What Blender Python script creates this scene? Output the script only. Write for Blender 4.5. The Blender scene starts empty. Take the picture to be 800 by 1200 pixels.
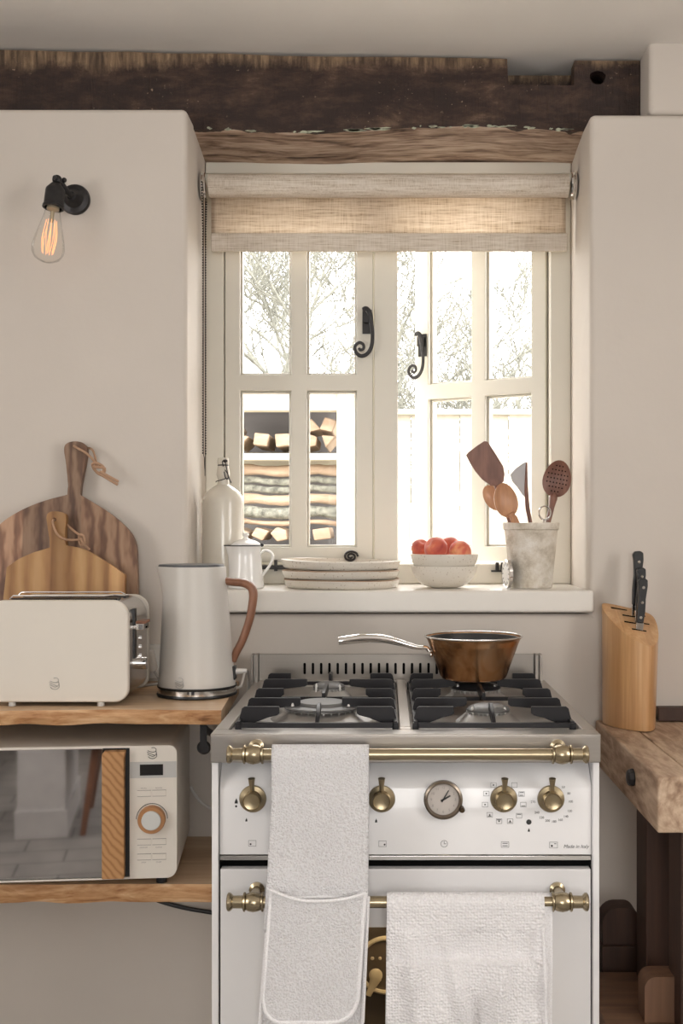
import bpy, bmesh, math, random
from mathutils import Vector, Matrix, noise
random.seed(7)
PI = math.pi
SC = bpy.context.scene
COL = SC.collection

# ------------------------------------------------------------------ camera
CAMZ = 1.219
cd = bpy.data.cameras.new('camera'); cam = bpy.data.objects.new('camera', cd); COL.objects.link(cam)
cam.location = (0, 0, CAMZ); cam.rotation_euler = (PI / 2, 0, 0)
cd.sensor_fit = 'HORIZONTAL'; cd.sensor_width = 24; cd.lens = 24 * 1311 / 800
cd.shift_x = -52 / 800; cd.shift_y = 17 / 800
SC.camera = cam

# ------------------------------------------------------------------ sky, sun, large lights, exposure
w = bpy.data.worlds.new('sky'); SC.world = w; w.use_nodes = True
bgn = w.node_tree.nodes['Background']
bgn.inputs[0].default_value = (1.0, 0.975, 0.945, 1); bgn.inputs[1].default_value = 6.5
sun = bpy.data.lights.new('sun', 'SUN'); sun.energy = 1.2; sun.angle = 0.02; sun.color = (1, .95, .86)
so = bpy.data.objects.new('sun', sun); COL.objects.link(so)
so.rotation_euler = (math.radians(48), 0, math.radians(-20))      # shines from over the house onto the garden

def area(name, loc, size, energy, target, color=(1, 1, 1)):
    l = bpy.data.lights.new(name, 'AREA'); l.shape = 'RECTANGLE'; l.size, l.size_y = size
    l.energy = energy; l.color = color
    o = bpy.data.objects.new(name, l); COL.objects.link(o); o.location = loc
    o.rotation_euler = (Vector(target) - Vector(loc)).to_track_quat('-Z', 'Y').to_euler()
    return o
# the room's windows: daylight comes in through them (light portals sit in the real openings)
for nm, loc, size, tgt in (('left_window_portal', (-2.16, .15, 1.5), (1.0, 1.1), (0, .15, 1.5)), ('right_window_portal', (1.76, .35, 1.5), (.9, 1.1), (0, .35, 1.5)),
                           ('rear_window_portal', (.2, -2.41, 1.45), (1.2, 1.2), (.2, 0, 1.45)), ('front_window_portal', (0.0055, 2.68, 1.56), (.84, .98), (0.0055, 0, 1.56))):
    area(nm, loc, size, 1, tgt).data.cycles.is_portal = True
vs = SC.view_settings
vs.view_transform = 'Standard'; vs.look = 'None'; vs.gamma = 1; vs.use_curve_mapping = False; vs.exposure = 0.36
cy = SC.cycles
cy.use_denoising = True; cy.max_bounces = 10; cy.diffuse_bounces = 5; cy.glossy_bounces = 5
cy.transmission_bounces = 8; cy.transparent_max_bounces = 16
cy.sample_clamp_indirect = 6; cy.caustics_reflective = False; cy.caustics_refractive = False

# ------------------------------------------------------------------ placement helpers (real metres; Y is the distance from the camera)
def X(px, Y): return (px - 452) * Y / 1311
def Z(py, Y): return CAMZ - (py - 617) * Y / 1311

# ------------------------------------------------------------------ materials
MATS = {}
def newmat(name):
    m = bpy.data.materials.new(name); m.use_nodes = True; MATS[name] = m
    nt = m.node_tree; return m, nt, nt.nodes['Principled BSDF']
def N(nt, typ, **kw):
    n = nt.nodes.new(typ)
    for k, v in kw.items():
        if k.startswith('i_'): n.inputs[k[2:].replace('_', ' ')].default_value = v
        else: setattr(n, k, v)
    return n
def coords(nt, scale=(1, 1, 1), rot=(0, 0, 0), loc=(0, 0, 0)):
    tc = N(nt, 'ShaderNodeTexCoord'); mp = N(nt, 'ShaderNodeMapping')
    mp.inputs['Scale'].default_value = scale; mp.inputs['Rotation'].default_value = rot; mp.inputs['Location'].default_value = loc
    nt.links.new(tc.outputs['Object'], mp.inputs[0]); return mp.outputs[0]
def ramp(nt, fac, stops):
    r = N(nt, 'ShaderNodeValToRGB'); e = r.color_ramp.elements
    e[0].position, e[0].color = stops[0][0], (*stops[0][1], 1); e[1].position, e[1].color = stops[-1][0], (*stops[-1][1], 1)
    for p, c in stops[1:-1]:
        q = e.new(p); q.color = (*c, 1)
    nt.links.new(fac, r.inputs[0]); return r.outputs[0]
def bump(nt, b, h, strength=.2, dist=.002):
    n = N(nt, 'ShaderNodeBump'); n.inputs['Strength'].default_value = strength; n.inputs['Distance'].default_value = dist
    nt.links.new(h, n.inputs['Height']); nt.links.new(n.outputs[0], b.inputs['Normal'])
def noiset(nt, vec, scale=5, detail=4, rough=.55, dist=0):
    n = N(nt, 'ShaderNodeTexNoise'); n.inputs['Scale'].default_value = scale; n.inputs['Detail'].default_value = detail
    n.inputs['Roughness'].default_value = rough; n.inputs['Distortion'].default_value = dist
    nt.links.new(vec, n.inputs['Vector']); return n.outputs['Fac']
def plain(name, col, rough=.5, metal=0, var=.04, vscale=14, bmp=0, bscale=200, coat=0, spec=.5, sub=0):
    m, nt, b = newmat(name)
    b.inputs['Roughness'].default_value = rough; b.inputs['Metallic'].default_value = metal
    b.inputs['Coat Weight'].default_value = coat; b.inputs['Specular IOR Level'].default_value = spec
    v = coords(nt)
    lo = tuple(max(0, c * (1 - var)) for c in col); hi = tuple(min(1, c * (1 + var)) for c in col)
    nt.links.new(ramp(nt, noiset(nt, v, vscale), [(.3, lo), (.7, hi)]), b.inputs['Base Color'])
    if bmp: bump(nt, b, noiset(nt, v, bscale, 3), bmp, .001)
    return m
def wood(name, stops, axis='Z', scale=30, rough=.5, stretch=.07, bands=None, dist=1.2, bmp=.15, coat=0):
    m, nt, b = newmat(name)
    s = {'X': (stretch, 1, 1), 'Y': (1, stretch, 1), 'Z': (1, 1, stretch)}[axis]
    v = coords(nt, s)
    f1 = noiset(nt, v, scale, 6, .6, dist); f2 = noiset(nt, v, scale * 5, 3, .5, .3)
    mx = N(nt, 'ShaderNodeMix', data_type='FLOAT'); mx.inputs[0].default_value = .3
    nt.links.new(f1, mx.inputs[2]); nt.links.new(f2, mx.inputs[3]); out = mx.outputs[0]
    col = ramp(nt, out, stops)
    if bands:                                   # laminated staves of different tone across X
        bx = coords(nt, (1, .001, .001)); vo = N(nt, 'ShaderNodeTexVoronoi'); vo.inputs['Scale'].default_value = bands[0]
        nt.links.new(bx, vo.inputs['Vector'])
        sp = N(nt, 'ShaderNodeSeparateColor'); nt.links.new(vo.outputs['Color'], sp.inputs[0])
        c2 = ramp(nt, sp.outputs[0], [(0, bands[1]), (1, bands[2])])
        mm = N(nt, 'ShaderNodeMix', data_type='RGBA', blend_type='MULTIPLY'); mm.inputs[0].default_value = 1
        nt.links.new(col, mm.inputs[6]); nt.links.new(c2, mm.inputs[7]); col = mm.outputs[2]
    nt.links.new(col, b.inputs['Base Color']); b.inputs['Roughness'].default_value = rough
    b.inputs['Coat Weight'].default_value = coat
    bump(nt, b, out, bmp, .002); return m
def metal(name, col, rough=.3, brushed=None, var=.06):
    m, nt, b = newmat(name); b.inputs['Metallic'].default_value = 1
    v = coords(nt, brushed or (1, 1, 1)); f = noiset(nt, v, 260 if brushed else 12, 2)
    nt.links.new(ramp(nt, f, [(.3, tuple(c * (1 - var) for c in col)), (.7, tuple(min(1, c * (1 + var)) for c in col))]), b.inputs['Base Color'])
    rr = N(nt, 'ShaderNodeMapRange'); rr.inputs['To Min'].default_value = rough * .92; rr.inputs['To Max'].default_value = rough * 1.1
    nt.links.new(f, rr.inputs['Value']); nt.links.new(rr.outputs[0], b.inputs['Roughness']); return m
def emis(name, col, st):
    m, nt, b = newmat(name); b.inputs['Emission Color'].default_value = (*col, 1); b.inputs['Emission Strength'].default_value = st
    b.inputs['Base Color'].default_value = (*col, 1)
    return m
def thin_glass(name, tint=(1, 1, 1), refl=1.0, rough=.0):
    m = bpy.data.materials.new(name); m.use_nodes = True; nt = m.node_tree; nt.nodes.clear()
    o = N(nt, 'ShaderNodeOutputMaterial'); t = N(nt, 'ShaderNodeBsdfTransparent'); g = N(nt, 'ShaderNodeBsdfGlossy')
    t.inputs[0].default_value = (*tint, 1); g.inputs['Roughness'].default_value = rough
    f = N(nt, 'ShaderNodeLayerWeight'); f.inputs['Blend'].default_value = .12
    mu = N(nt, 'ShaderNodeMath', operation='MULTIPLY'); mu.inputs[1].default_value = refl
    mx = N(nt, 'ShaderNodeMixShader'); nt.links.new(f.outputs['Fresnel'], mu.inputs[0]); nt.links.new(mu.outputs[0], mx.inputs[0])
    nt.links.new(t.outputs[0], mx.inputs[1]); nt.links.new(g.outputs[0], mx.inputs[2]); nt.links.new(mx.outputs[0], o.inputs[0])
    return m

def m_plaster(name, col, b1=.25):
    m, nt, b = newmat(name); v = coords(nt)
    f = noiset(nt, v, 2.2, 5, .55); b.inputs['Roughness'].default_value = .75
    nt.links.new(ramp(nt, f, [(.3, tuple(c * .95 for c in col)), (.7, tuple(c * 1.03 for c in col))]), b.inputs['Base Color'])
    f2 = noiset(nt, v, 7, 5, .5); bump(nt, b, f2, b1, .012); return m
PLAST = m_plaster('wall plaster', (.64, .585, .53))
CEIL = m_plaster('ceiling plaster', (.88, .85, .81))
PAINT = plain('sage stone window paint', (.71, .68, .60), .38, var=.015)
SILLM = plain('sill gloss paint', (.78, .745, .69), .3, var=.02)
BEAMD = None
def m_beam():
    m, nt, b = newmat('old dark beam timber')
    tc = N(nt, 'ShaderNodeTexCoord')
    v = coords(nt, (.4, 1, 1.0)); f = noiset(nt, v, 20, 12, .72, .2)
    dark = ramp(nt, f, [(.25, (.009, .004, .003)), (.47, (.028, .013, .009)), (.58, (.062, .032, .021)), (.72, (.19, .12, .075))])
    v2 = coords(nt, (1, 1, .12)); f2 = noiset(nt, v2, 90, 4, .6, .3)        # adze marks
    tan = ramp(nt, f2, [(.35, (.07, .042, .025)), (.6, (.26, .17, .10)), (.8, (.42, .30, .19))])
    sp = N(nt, 'ShaderNodeSeparateXYZ'); nt.links.new(tc.outputs['Object'], sp.inputs[0])
    mr = N(nt, 'ShaderNodeMapRange'); mr.inputs['From Min'].default_value = .085; mr.inputs['From Max'].default_value = .165
    mr.inputs['To Min'].default_value = 0.0; mr.inputs['To Max'].default_value = .62
    nt.links.new(sp.outputs[2], mr.inputs['Value'])
    v3 = coords(nt, (.8, 1, .6)); f3 = noiset(nt, v3, 8, 10, .78)
    ad = N(nt, 'ShaderNodeMath', operation='ADD'); nt.links.new(mr.outputs[0], ad.inputs[0]); nt.links.new(f3, ad.inputs[1])
    st = N(nt, 'ShaderNodeMapRange'); st.inputs['From Min'].default_value = .86; st.inputs['From Max'].default_value = 1.02
    nt.links.new(ad.outputs[0], st.inputs['Value'])
    mx = N(nt, 'ShaderNodeMix', data_type='RGBA'); nt.links.new(st.outputs[0], mx.inputs[0])
    nt.links.new(dark, mx.inputs[6]); nt.links.new(tan, mx.inputs[7])
    # tiny pale flecks
    f4 = noiset(nt, coords(nt), 120, 2, .5); fl = ramp(nt, f4, [(.655, (0, 0, 0)), (.70, (1, 1, 1))])
    fk = N(nt, 'ShaderNodeMath', operation='MULTIPLY'); nt.links.new(fl, fk.inputs[0]); nt.links.new(ramp(nt, noiset(nt, coords(nt), 9, 4, .6), [(.5, (0, 0, 0)), (.62, (.8, .8, .8))]), fk.inputs[1])
    m2 = N(nt, 'ShaderNodeMix', data_type='RGBA'); nt.links.new(fk.outputs[0], m2.inputs[0]); nt.links.new(mx.outputs[2], m2.inputs[6]); m2.inputs[7].default_value = (.33, .23, .16, 1)
    nt.links.new(m2.outputs[2], b.inputs['Base Color']); b.inputs['Roughness'].default_value = .6
    a2 = N(nt, 'ShaderNodeMath', operation='ADD'); nt.links.new(f, a2.inputs[0]); nt.links.new(f2, a2.inputs[1])
    bump(nt, b, a2.outputs[0], .8, .008); return m
BEAMD = m_beam()
BEAMU = wood('bare beam underside', [(.34, (.04, .022, .015)), (.43, (.24, .155, .11)), (.55, (.50, .37, .28)), (.75, (.70, .58, .47))], 'X', 30, .7, .14, dist=1.2, bmp=1.0)
BEAMP = plain('flaked green and cream paint', (.42, .44, .33), .6, var=.35, vscale=60)
SHELFT = wood('shelf timber', [(.3, (.36, .22, .12)), (.5, (.58, .40, .25)), (.7, (.74, .57, .40))], 'X', 14, .5, .10, dist=.8)
SHELFE = wood('live edge shelf front', [(.28, (.12, .045, .018)), (.40, (.40, .19, .075)), (.55, (.58, .34, .17)), (.72, (.72, .50, .31))], 'X', 30, .55, .2, dist=2.2, bmp=1.0)
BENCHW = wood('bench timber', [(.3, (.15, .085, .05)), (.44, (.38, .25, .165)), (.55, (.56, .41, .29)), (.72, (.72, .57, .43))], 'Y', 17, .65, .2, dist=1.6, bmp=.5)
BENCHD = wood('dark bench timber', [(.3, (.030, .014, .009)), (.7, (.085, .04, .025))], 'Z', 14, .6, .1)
BLOCKW = wood('knife block bamboo', [(.3, (.48, .26, .11)), (.5, (.60, .35, .17)), (.7, (.70, .46, .26))], 'Z', 34, .32, .05, dist=.5, bands=(40, (.86, .8, .72), (1.05, 1.04, 1.0)), bmp=.05, coat=.2)
def m_board(name, stops, seed, bands, sc=10, dist=9):
    m, nt, b = newmat(name); v = coords(nt, (1, 1, .33), (0, .08, 0), (seed, 0, seed))
    wv = N(nt, 'ShaderNodeTexWave'); wv.bands_direction = 'X'; wv.inputs['Scale'].default_value = sc; wv.inputs['Distortion'].default_value = dist
    wv.inputs['Detail'].default_value = 4; wv.inputs['Detail Scale'].default_value = 1.4; wv.inputs['Detail Roughness'].default_value = .6; nt.links.new(v, wv.inputs['Vector'])
    f2 = noiset(nt, coords(nt, (1, 1, .06)), 170, 4, .6, .3); f3 = noiset(nt, v, 13, 3, .5, 1)
    mx = N(nt, 'ShaderNodeMix', data_type='FLOAT'); mx.inputs[0].default_value = .35; nt.links.new(wv.outputs['Fac'], mx.inputs[2]); nt.links.new(f2, mx.inputs[3])
    m2 = N(nt, 'ShaderNodeMix', data_type='FLOAT'); m2.inputs[0].default_value = .45; nt.links.new(mx.outputs[0], m2.inputs[2]); nt.links.new(f3, m2.inputs[3])
    col = ramp(nt, m2.outputs[0], stops)
    sx = N(nt, 'ShaderNodeSeparateXYZ'); nt.links.new(coords(nt), sx.inputs[0])
    mr = N(nt, 'ShaderNodeMapRange'); mr.inputs['From Min'].default_value = -.2; mr.inputs['From Max'].default_value = .2; nt.links.new(sx.outputs[0], mr.inputs['Value'])
    c2 = ramp(nt, mr.outputs[0], bands); c2.node.color_ramp.interpolation = 'LINEAR'
    mm = N(nt, 'ShaderNodeMix', data_type='RGBA', blend_type='MULTIPLY'); mm.inputs[0].default_value = 1
    nt.links.new(col, mm.inputs[6]); nt.links.new(c2, mm.inputs[7]); nt.links.new(mm.outputs[2], b.inputs['Base Color'])
    b.inputs['Roughness'].default_value = .42; bump(nt, b, m2.outputs[0], .1, .001); return m
BOARDB = wood('walnut board', [(.30, (.05, .024, .014)), (.43, (.16, .085, .05)), (.55, (.25, .14, .085)), (.7, (.36, .23, .15))], 'Z', 18, .42, .2, dist=3.4, bands=(11, (.5, .45, .4), (1.25, 1.18, 1.1)), bmp=.1)
BOARDS = wood('acacia board', [(.30, (.10, .04, .014)), (.42, (.30, .145, .05)), (.56, (.42, .23, .09)), (.72, (.58, .37, .19))], 'Z', 22, .42, .12, dist=2.0, bands=(17, (.6, .5, .38), (1.2, 1.14, 1.05)), bmp=.1)
HANDLEW = wood('kettle handle wood', [(.3, (.17, .07, .038)), (.7, (.31, .145, .085))], 'Z', 30, .4, .1, bmp=.04)
def m_zebra():
    m, nt, b = newmat('striped handle wood'); v = coords(nt, (1, 1, 1), (0, .75, 0))
    wv = N(nt, 'ShaderNodeTexWave'); wv.bands_direction = 'X'; wv.inputs['Scale'].default_value = 27; wv.inputs['Distortion'].default_value = 7
    wv.inputs['Detail'].default_value = 3; wv.inputs['Detail Scale'].default_value = .6; nt.links.new(v, wv.inputs['Vector'])
    nt.links.new(ramp(nt, wv.outputs['Fac'], [(.0, (.36, .17, .06)), (.4, (.48, .25, .10)), (1, (.52, .28, .12))]), b.inputs['Base Color'])
    b.inputs['Roughness'].default_value = .5; return m
ZEBRA = m_zebra()
UTW = wood('dark utensil wood', [(.3, (.13, .055, .04)), (.7, (.29, .14, .10))], 'Z', 30, .4, .1, bmp=.05)
UTL = wood('light utensil wood', [(.3, (.42, .20, .11)), (.7, (.66, .38, .22))], 'Z', 26, .35, .1, bmp=.05)
BOARDB = m_board('walnut board figure', [(.18, (.055, .025, .015)), (.40, (.17, .09, .055)), (.55, (.27, .16, .10)), (.78, (.36, .235, .155))], .3, [(0, (1.5, 1.42, 1.38)), (.262, (1.5, 1.42, 1.38)), (.268, (.85, .82, .8)), (.56, (.8, .8, .8)), (.565, (1.05, 1, .96)), (.9, (1.0, .95, .9)), (.93, (.6, .5, .45)), (.97, (1.3, 1.15, 1.0))], 9, 12)
BOARDS = m_board('acacia board figure', [(.15, (.20, .085, .03)), (.38, (.38, .195, .075)), (.55, (.46, .26, .105)), (.8, (.56, .34, .16))], 1.7, [(0, (1.4, 1.5, 1.7)), (.20, (1.4, 1.5, 1.7)), (.205, (.92, .9, .85)), (.46, (1, 1, 1)), (.47, (.62, .56, .5)), (.56, (.7, .64, .55)), (.58, (.95, .95, .9)), (.76, (1, 1, 1)), (.765, (1.35, 1.4, 1.5)), (1, (1.35, 1.4, 1.5))], 8, 4)
LEATHER = plain('leather cord', (.44, .27, .17), .65, var=.15, vscale=60)
ENAMEL = plain('white cooker enamel', (.86, .85, .855), .22, var=.01, coat=.3)
CREAM = plain('cream appliance coat', (.70, .65, .58), .42, var=.01)
CREAM2 = plain('pale appliance panel', (.76, .71, .64), .4, var=.01)
KETC = plain('kettle matt coat', (.60, .57, .53), .40, var=.01)
SILVERP = plain('silver panel', (.55, .54, .52), .35, .3, var=.01)
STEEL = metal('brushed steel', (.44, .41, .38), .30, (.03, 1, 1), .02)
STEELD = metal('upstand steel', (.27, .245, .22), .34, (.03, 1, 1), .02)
STEELV = metal('hob steel', (.66, .64, .62), .22)
CHROME = metal('chrome', (.80, .79, .78), .08)
BRASS = metal('antique brass', (.42, .35, .235), .26, (.05, 1, 1), .12)
BRASSK = metal('antique brass knob', (.38, .31, .20), .28, None, .1)
BRASSD = metal('dark brass', (.08, .055, .035), .35)
IRON = plain('cast iron grate', (.010, .009, .011), .38, spec=.35, var=.2, bmp=.1, bscale=400)
WROUGHT = plain('wrought iron', (.035, .033, .034), .42, .6, var=.3, vscale=60)
BLACK = plain('black plastic', (.012, .012, .013), .35, var=.1)
BLACKG = plain('black gap', (.004, .004, .004), .9, spec=.05)
DISPLAY = plain('display window', (.015, .014, .014), .12)
BURN = metal('burner alloy', (.46, .45, .44), .42)
CAPG = plain('grey burner cap', (.17, .17, .17), .45, .5, var=.1)
CAPD = plain('black burner cap', (.02, .02, .022), .35)
LINEN = None
def m_linen(name, tr, k=1.0):
    m = bpy.data.materials.new(name); m.use_nodes = True; nt = m.node_tree; nt.nodes.clear()
    o = N(nt, 'ShaderNodeOutputMaterial'); d = N(nt, 'ShaderNodeBsdfDiffuse'); t = N(nt, 'ShaderNodeBsdfTranslucent')
    f1 = noiset(nt, coords(nt, (.045, 1, 1)), 330, 4, .7); f2 = noiset(nt, coords(nt, (1, 1, .05)), 380, 3, .6)
    mx0 = N(nt, 'ShaderNodeMix', data_type='FLOAT'); mx0.inputs[0].default_value = .33; nt.links.new(f1, mx0.inputs[2]); nt.links.new(f2, mx0.inputs[3])
    c = ramp(nt, mx0.outputs[0], [(.34, (.40 * k, .31 * k, .225 * k)), (.45, (.64 * k, .56 * k, .465 * k)), (.60, (.78 * k, .71 * k, .63 * k))])
    nt.links.new(c, d.inputs[0]); nt.links.new(c, t.inputs[0])
    mx = N(nt, 'ShaderNodeMixShader'); mx.inputs[0].default_value = tr
    nt.links.new(d.outputs[0], mx.inputs[1]); nt.links.new(t.outputs[0], mx.inputs[2]); nt.links.new(mx.outputs[0], o.inputs[0])
    return m
LINEN = m_linen('linen blind', .68, 1.15)
LINENR = m_linen('linen on roller', 0.06, 1.0)
def m_towel(name, sc, strength, waffle=False):
    m, nt, b = newmat(name); b.inputs['Roughness'].default_value = .95
    b.inputs['Base Color'].default_value = (.84, .82, .83, 1); b.inputs['Sheen Weight'].default_value = .3
    b.inputs['Specular IOR Level'].default_value = .1
    if waffle:
        v = coords(nt); vo = N(nt, 'ShaderNodeTexVoronoi'); vo.inputs['Scale'].default_value = sc; vo.inputs['Randomness'].default_value = .55
        nt.links.new(v, vo.inputs['Vector']); h = vo.outputs['Distance']
    else:
        h = noiset(nt, coords(nt), sc, 3, .6)
    nt.links.new(ramp(nt, h, [(.2, (.90, .885, .90)), (.75, (.84, .82, .83))] if waffle else [(.32, (.78, .755, .76)), (.55, (.91, .90, .915))]), b.inputs['Base Color'])
    bump(nt, b, h, strength, .007); return m
TOWELA = m_towel('looped glove towelling', 330, .9)
TOWELB = m_towel('ribbed cotton towel', 230, .55, True)
TOWELT = m_towel('glove hem tape', 500, .3)
GLASS = thin_glass('window glass')
BULBG = thin_glass('bulb glass', (.99, .985, .97), .6)
MIRROR = metal('mirror glass door', (.52, .50, .50), .03); 
OVENG = thin_glass('oven door glass', (.8, .75, .68), 1.0)
OVENI = plain('oven interior enamel', (.10, .085, .07), .3, var=.2)
OVENF = plain('oven fan plate', (.17, .14, .11), .4, .4)
OVENP = plain('pale oven fitting', (.85, .78, .60), .4, .1)
FILA = emis('glowing filament', (1.0, .46, .22), .75)
STONE = plain('glazed stoneware', (.66, .62, .54), .22, var=.05, vscale=5, coat=.4)
JUGE = plain('white jug enamel', (.83, .82, .80), .2, coat=.4, var=.01)
def m_speck(name, col, rim):
    m, nt, b = newmat(name); v = coords(nt); f = noiset(nt, v, 240, 2, .5)
    nt.links.new(ramp(nt, f, [(.27, rim), (.36, col)]), b.inputs['Base Color'])
    b.inputs['Roughness'].default_value = .35; b.inputs['Coat Weight'].default_value = .2; return m
CERAM = m_speck('speckled cream glaze', (.76, .71, .63), (.36, .27, .18))
RIMB = plain('bare clay rim', (.40, .28, .19), .6, var=.1)
PLATEIN = plain('warm plate glaze', (.62, .47, .33), .3, var=.08)
def m_pot():
    m, nt, b = newmat('weathered stone pot'); v = coords(nt); f = noiset(nt, v, 22, 8, .7)
    nt.links.new(ramp(nt, f, [(.3, (.42, .35, .26)), (.5, (.70, .64, .55)), (.65, (.84, .80, .74))]), b.inputs['Base Color'])
    b.inputs['Roughness'].default_value = .85; bump(nt, b, noiset(nt, v, 120, 5, .7), .8, .003); return m
POT = m_pot()
def m_peach():
    m, nt, b = newmat('peach skin'); v = coords(nt); f = noiset(nt, v, 16, 4, .6, .4)
    nt.links.new(ramp(nt, f, [(.33, (.40, .045, .035)), (.5, (.66, .14, .08)), (.66, (.84, .42, .20))]), b.inputs['Base Color'])
    b.inputs['Roughness'].default_value = .55; b.inputs['Sheen Weight'].default_value = .25
    b.inputs['Subsurface Weight'].default_value = .1; b.inputs['Subsurface Scale'].default_value = .01; return m
PEACH = m_peach()
def m_copper():
    m, nt, b = newmat('tarnished copper'); v = coords(nt); f = noiset(nt, v, 16, 5, .6, .8)
    tc = N(nt, 'ShaderNodeTexCoord'); sp = N(nt, 'ShaderNodeSeparateXYZ'); nt.links.new(tc.outputs['Object'], sp.inputs[0])
    mr = N(nt, 'ShaderNodeMapRange'); mr.inputs['From Min'].default_value = 0; mr.inputs['From Max'].default_value = .05
    mr.inputs['To Min'].default_value = -.10; mr.inputs['To Max'].default_value = .06
    nt.links.new(sp.outputs[2], mr.inputs['Value'])
    ad = N(nt, 'ShaderNodeMath', operation='ADD'); nt.links.new(f, ad.inputs[0]); nt.links.new(mr.outputs[0], ad.inputs[1])
    nt.links.new(ramp(nt, ad.outputs[0], [(.31, (.05, .02, .012)), (.36, (.30, .13, .05)), (.50, (.52, .27, .12)), (.62, (.60, .36, .20)), (.8, (.66, .46, .30))]), b.inputs['Base Color'])
    b.inputs['Metallic'].default_value = .92; b.inputs['Roughness'].default_value = .27; return m
COPPER = m_copper()
PANIN = plain('dark nonstick lining', (.03, .03, .032), .3)
WHITEP = plain('white plastic', (.72, .70, .67), .35)
FLOORM = None
def m_floor():
    m, nt, b = newmat('grey stone flags'); v = coords(nt)
    br = N(nt, 'ShaderNodeTexBrick'); br.inputs['Scale'].default_value = 1.6; br.inputs['Mortar Size'].default_value = .008
    br.inputs['Color1'].default_value = (.34, .325, .31, 1); br.inputs['Color2'].default_value = (.40, .385, .365, 1); br.inputs['Mortar'].default_value = (.2, .19, .18, 1)
    nt.links.new(v, br.inputs['Vector']); f = noiset(nt, v, 6, 6)
    mm = N(nt, 'ShaderNodeMix', data_type='RGBA', blend_type='MULTIPLY'); mm.inputs[0].default_value = .7
    nt.links.new(br.outputs['Color'], mm.inputs[6]); nt.links.new(ramp(nt, f, [(.3, (.7, .7, .7)), (.7, (1.1, 1.1, 1.1))]), mm.inputs[7])
    nt.links.new(mm.outputs[2], b.inputs['Base Color']); b.inputs['Roughness'].default_value = .6; return m
FLOORM = m_floor()
WHITEW = plain('white painted wall', (.72, .71, .70), .6)
FABRICD = plain('dark blue grey upholstery', (.05, .05, .065), .9)
GROUND = plain('gravel ground', (.48, .46, .42), .9, var=.3, vscale=40, bmp=.5)
FENCE = wood('weathered fence timber', [(.3, (.34, .31, .25)), (.7, (.44, .41, .34))], 'Z', 10, .8, .1)
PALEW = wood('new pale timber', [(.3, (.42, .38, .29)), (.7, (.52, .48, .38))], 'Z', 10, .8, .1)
LOGEND = wood('split log face', [(.3, (.22, .15, .10)), (.7, (.38, .29, .21))], 'X', 30, .8, .2)
BARK = plain('mossy bark', (.15, .15, .125), .9, var=.6, vscale=40, bmp=.8, bscale=80)
TWIG = plain('branch greyed by glare', (.13, .13, .11), .9, var=.4, vscale=30)  # grey-olive tone carries the sky glare around the branches
INK = plain('black print', (.03, .03, .03), .5)
INKG = plain('grey print', (.30, .27, .25), .5)

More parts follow.
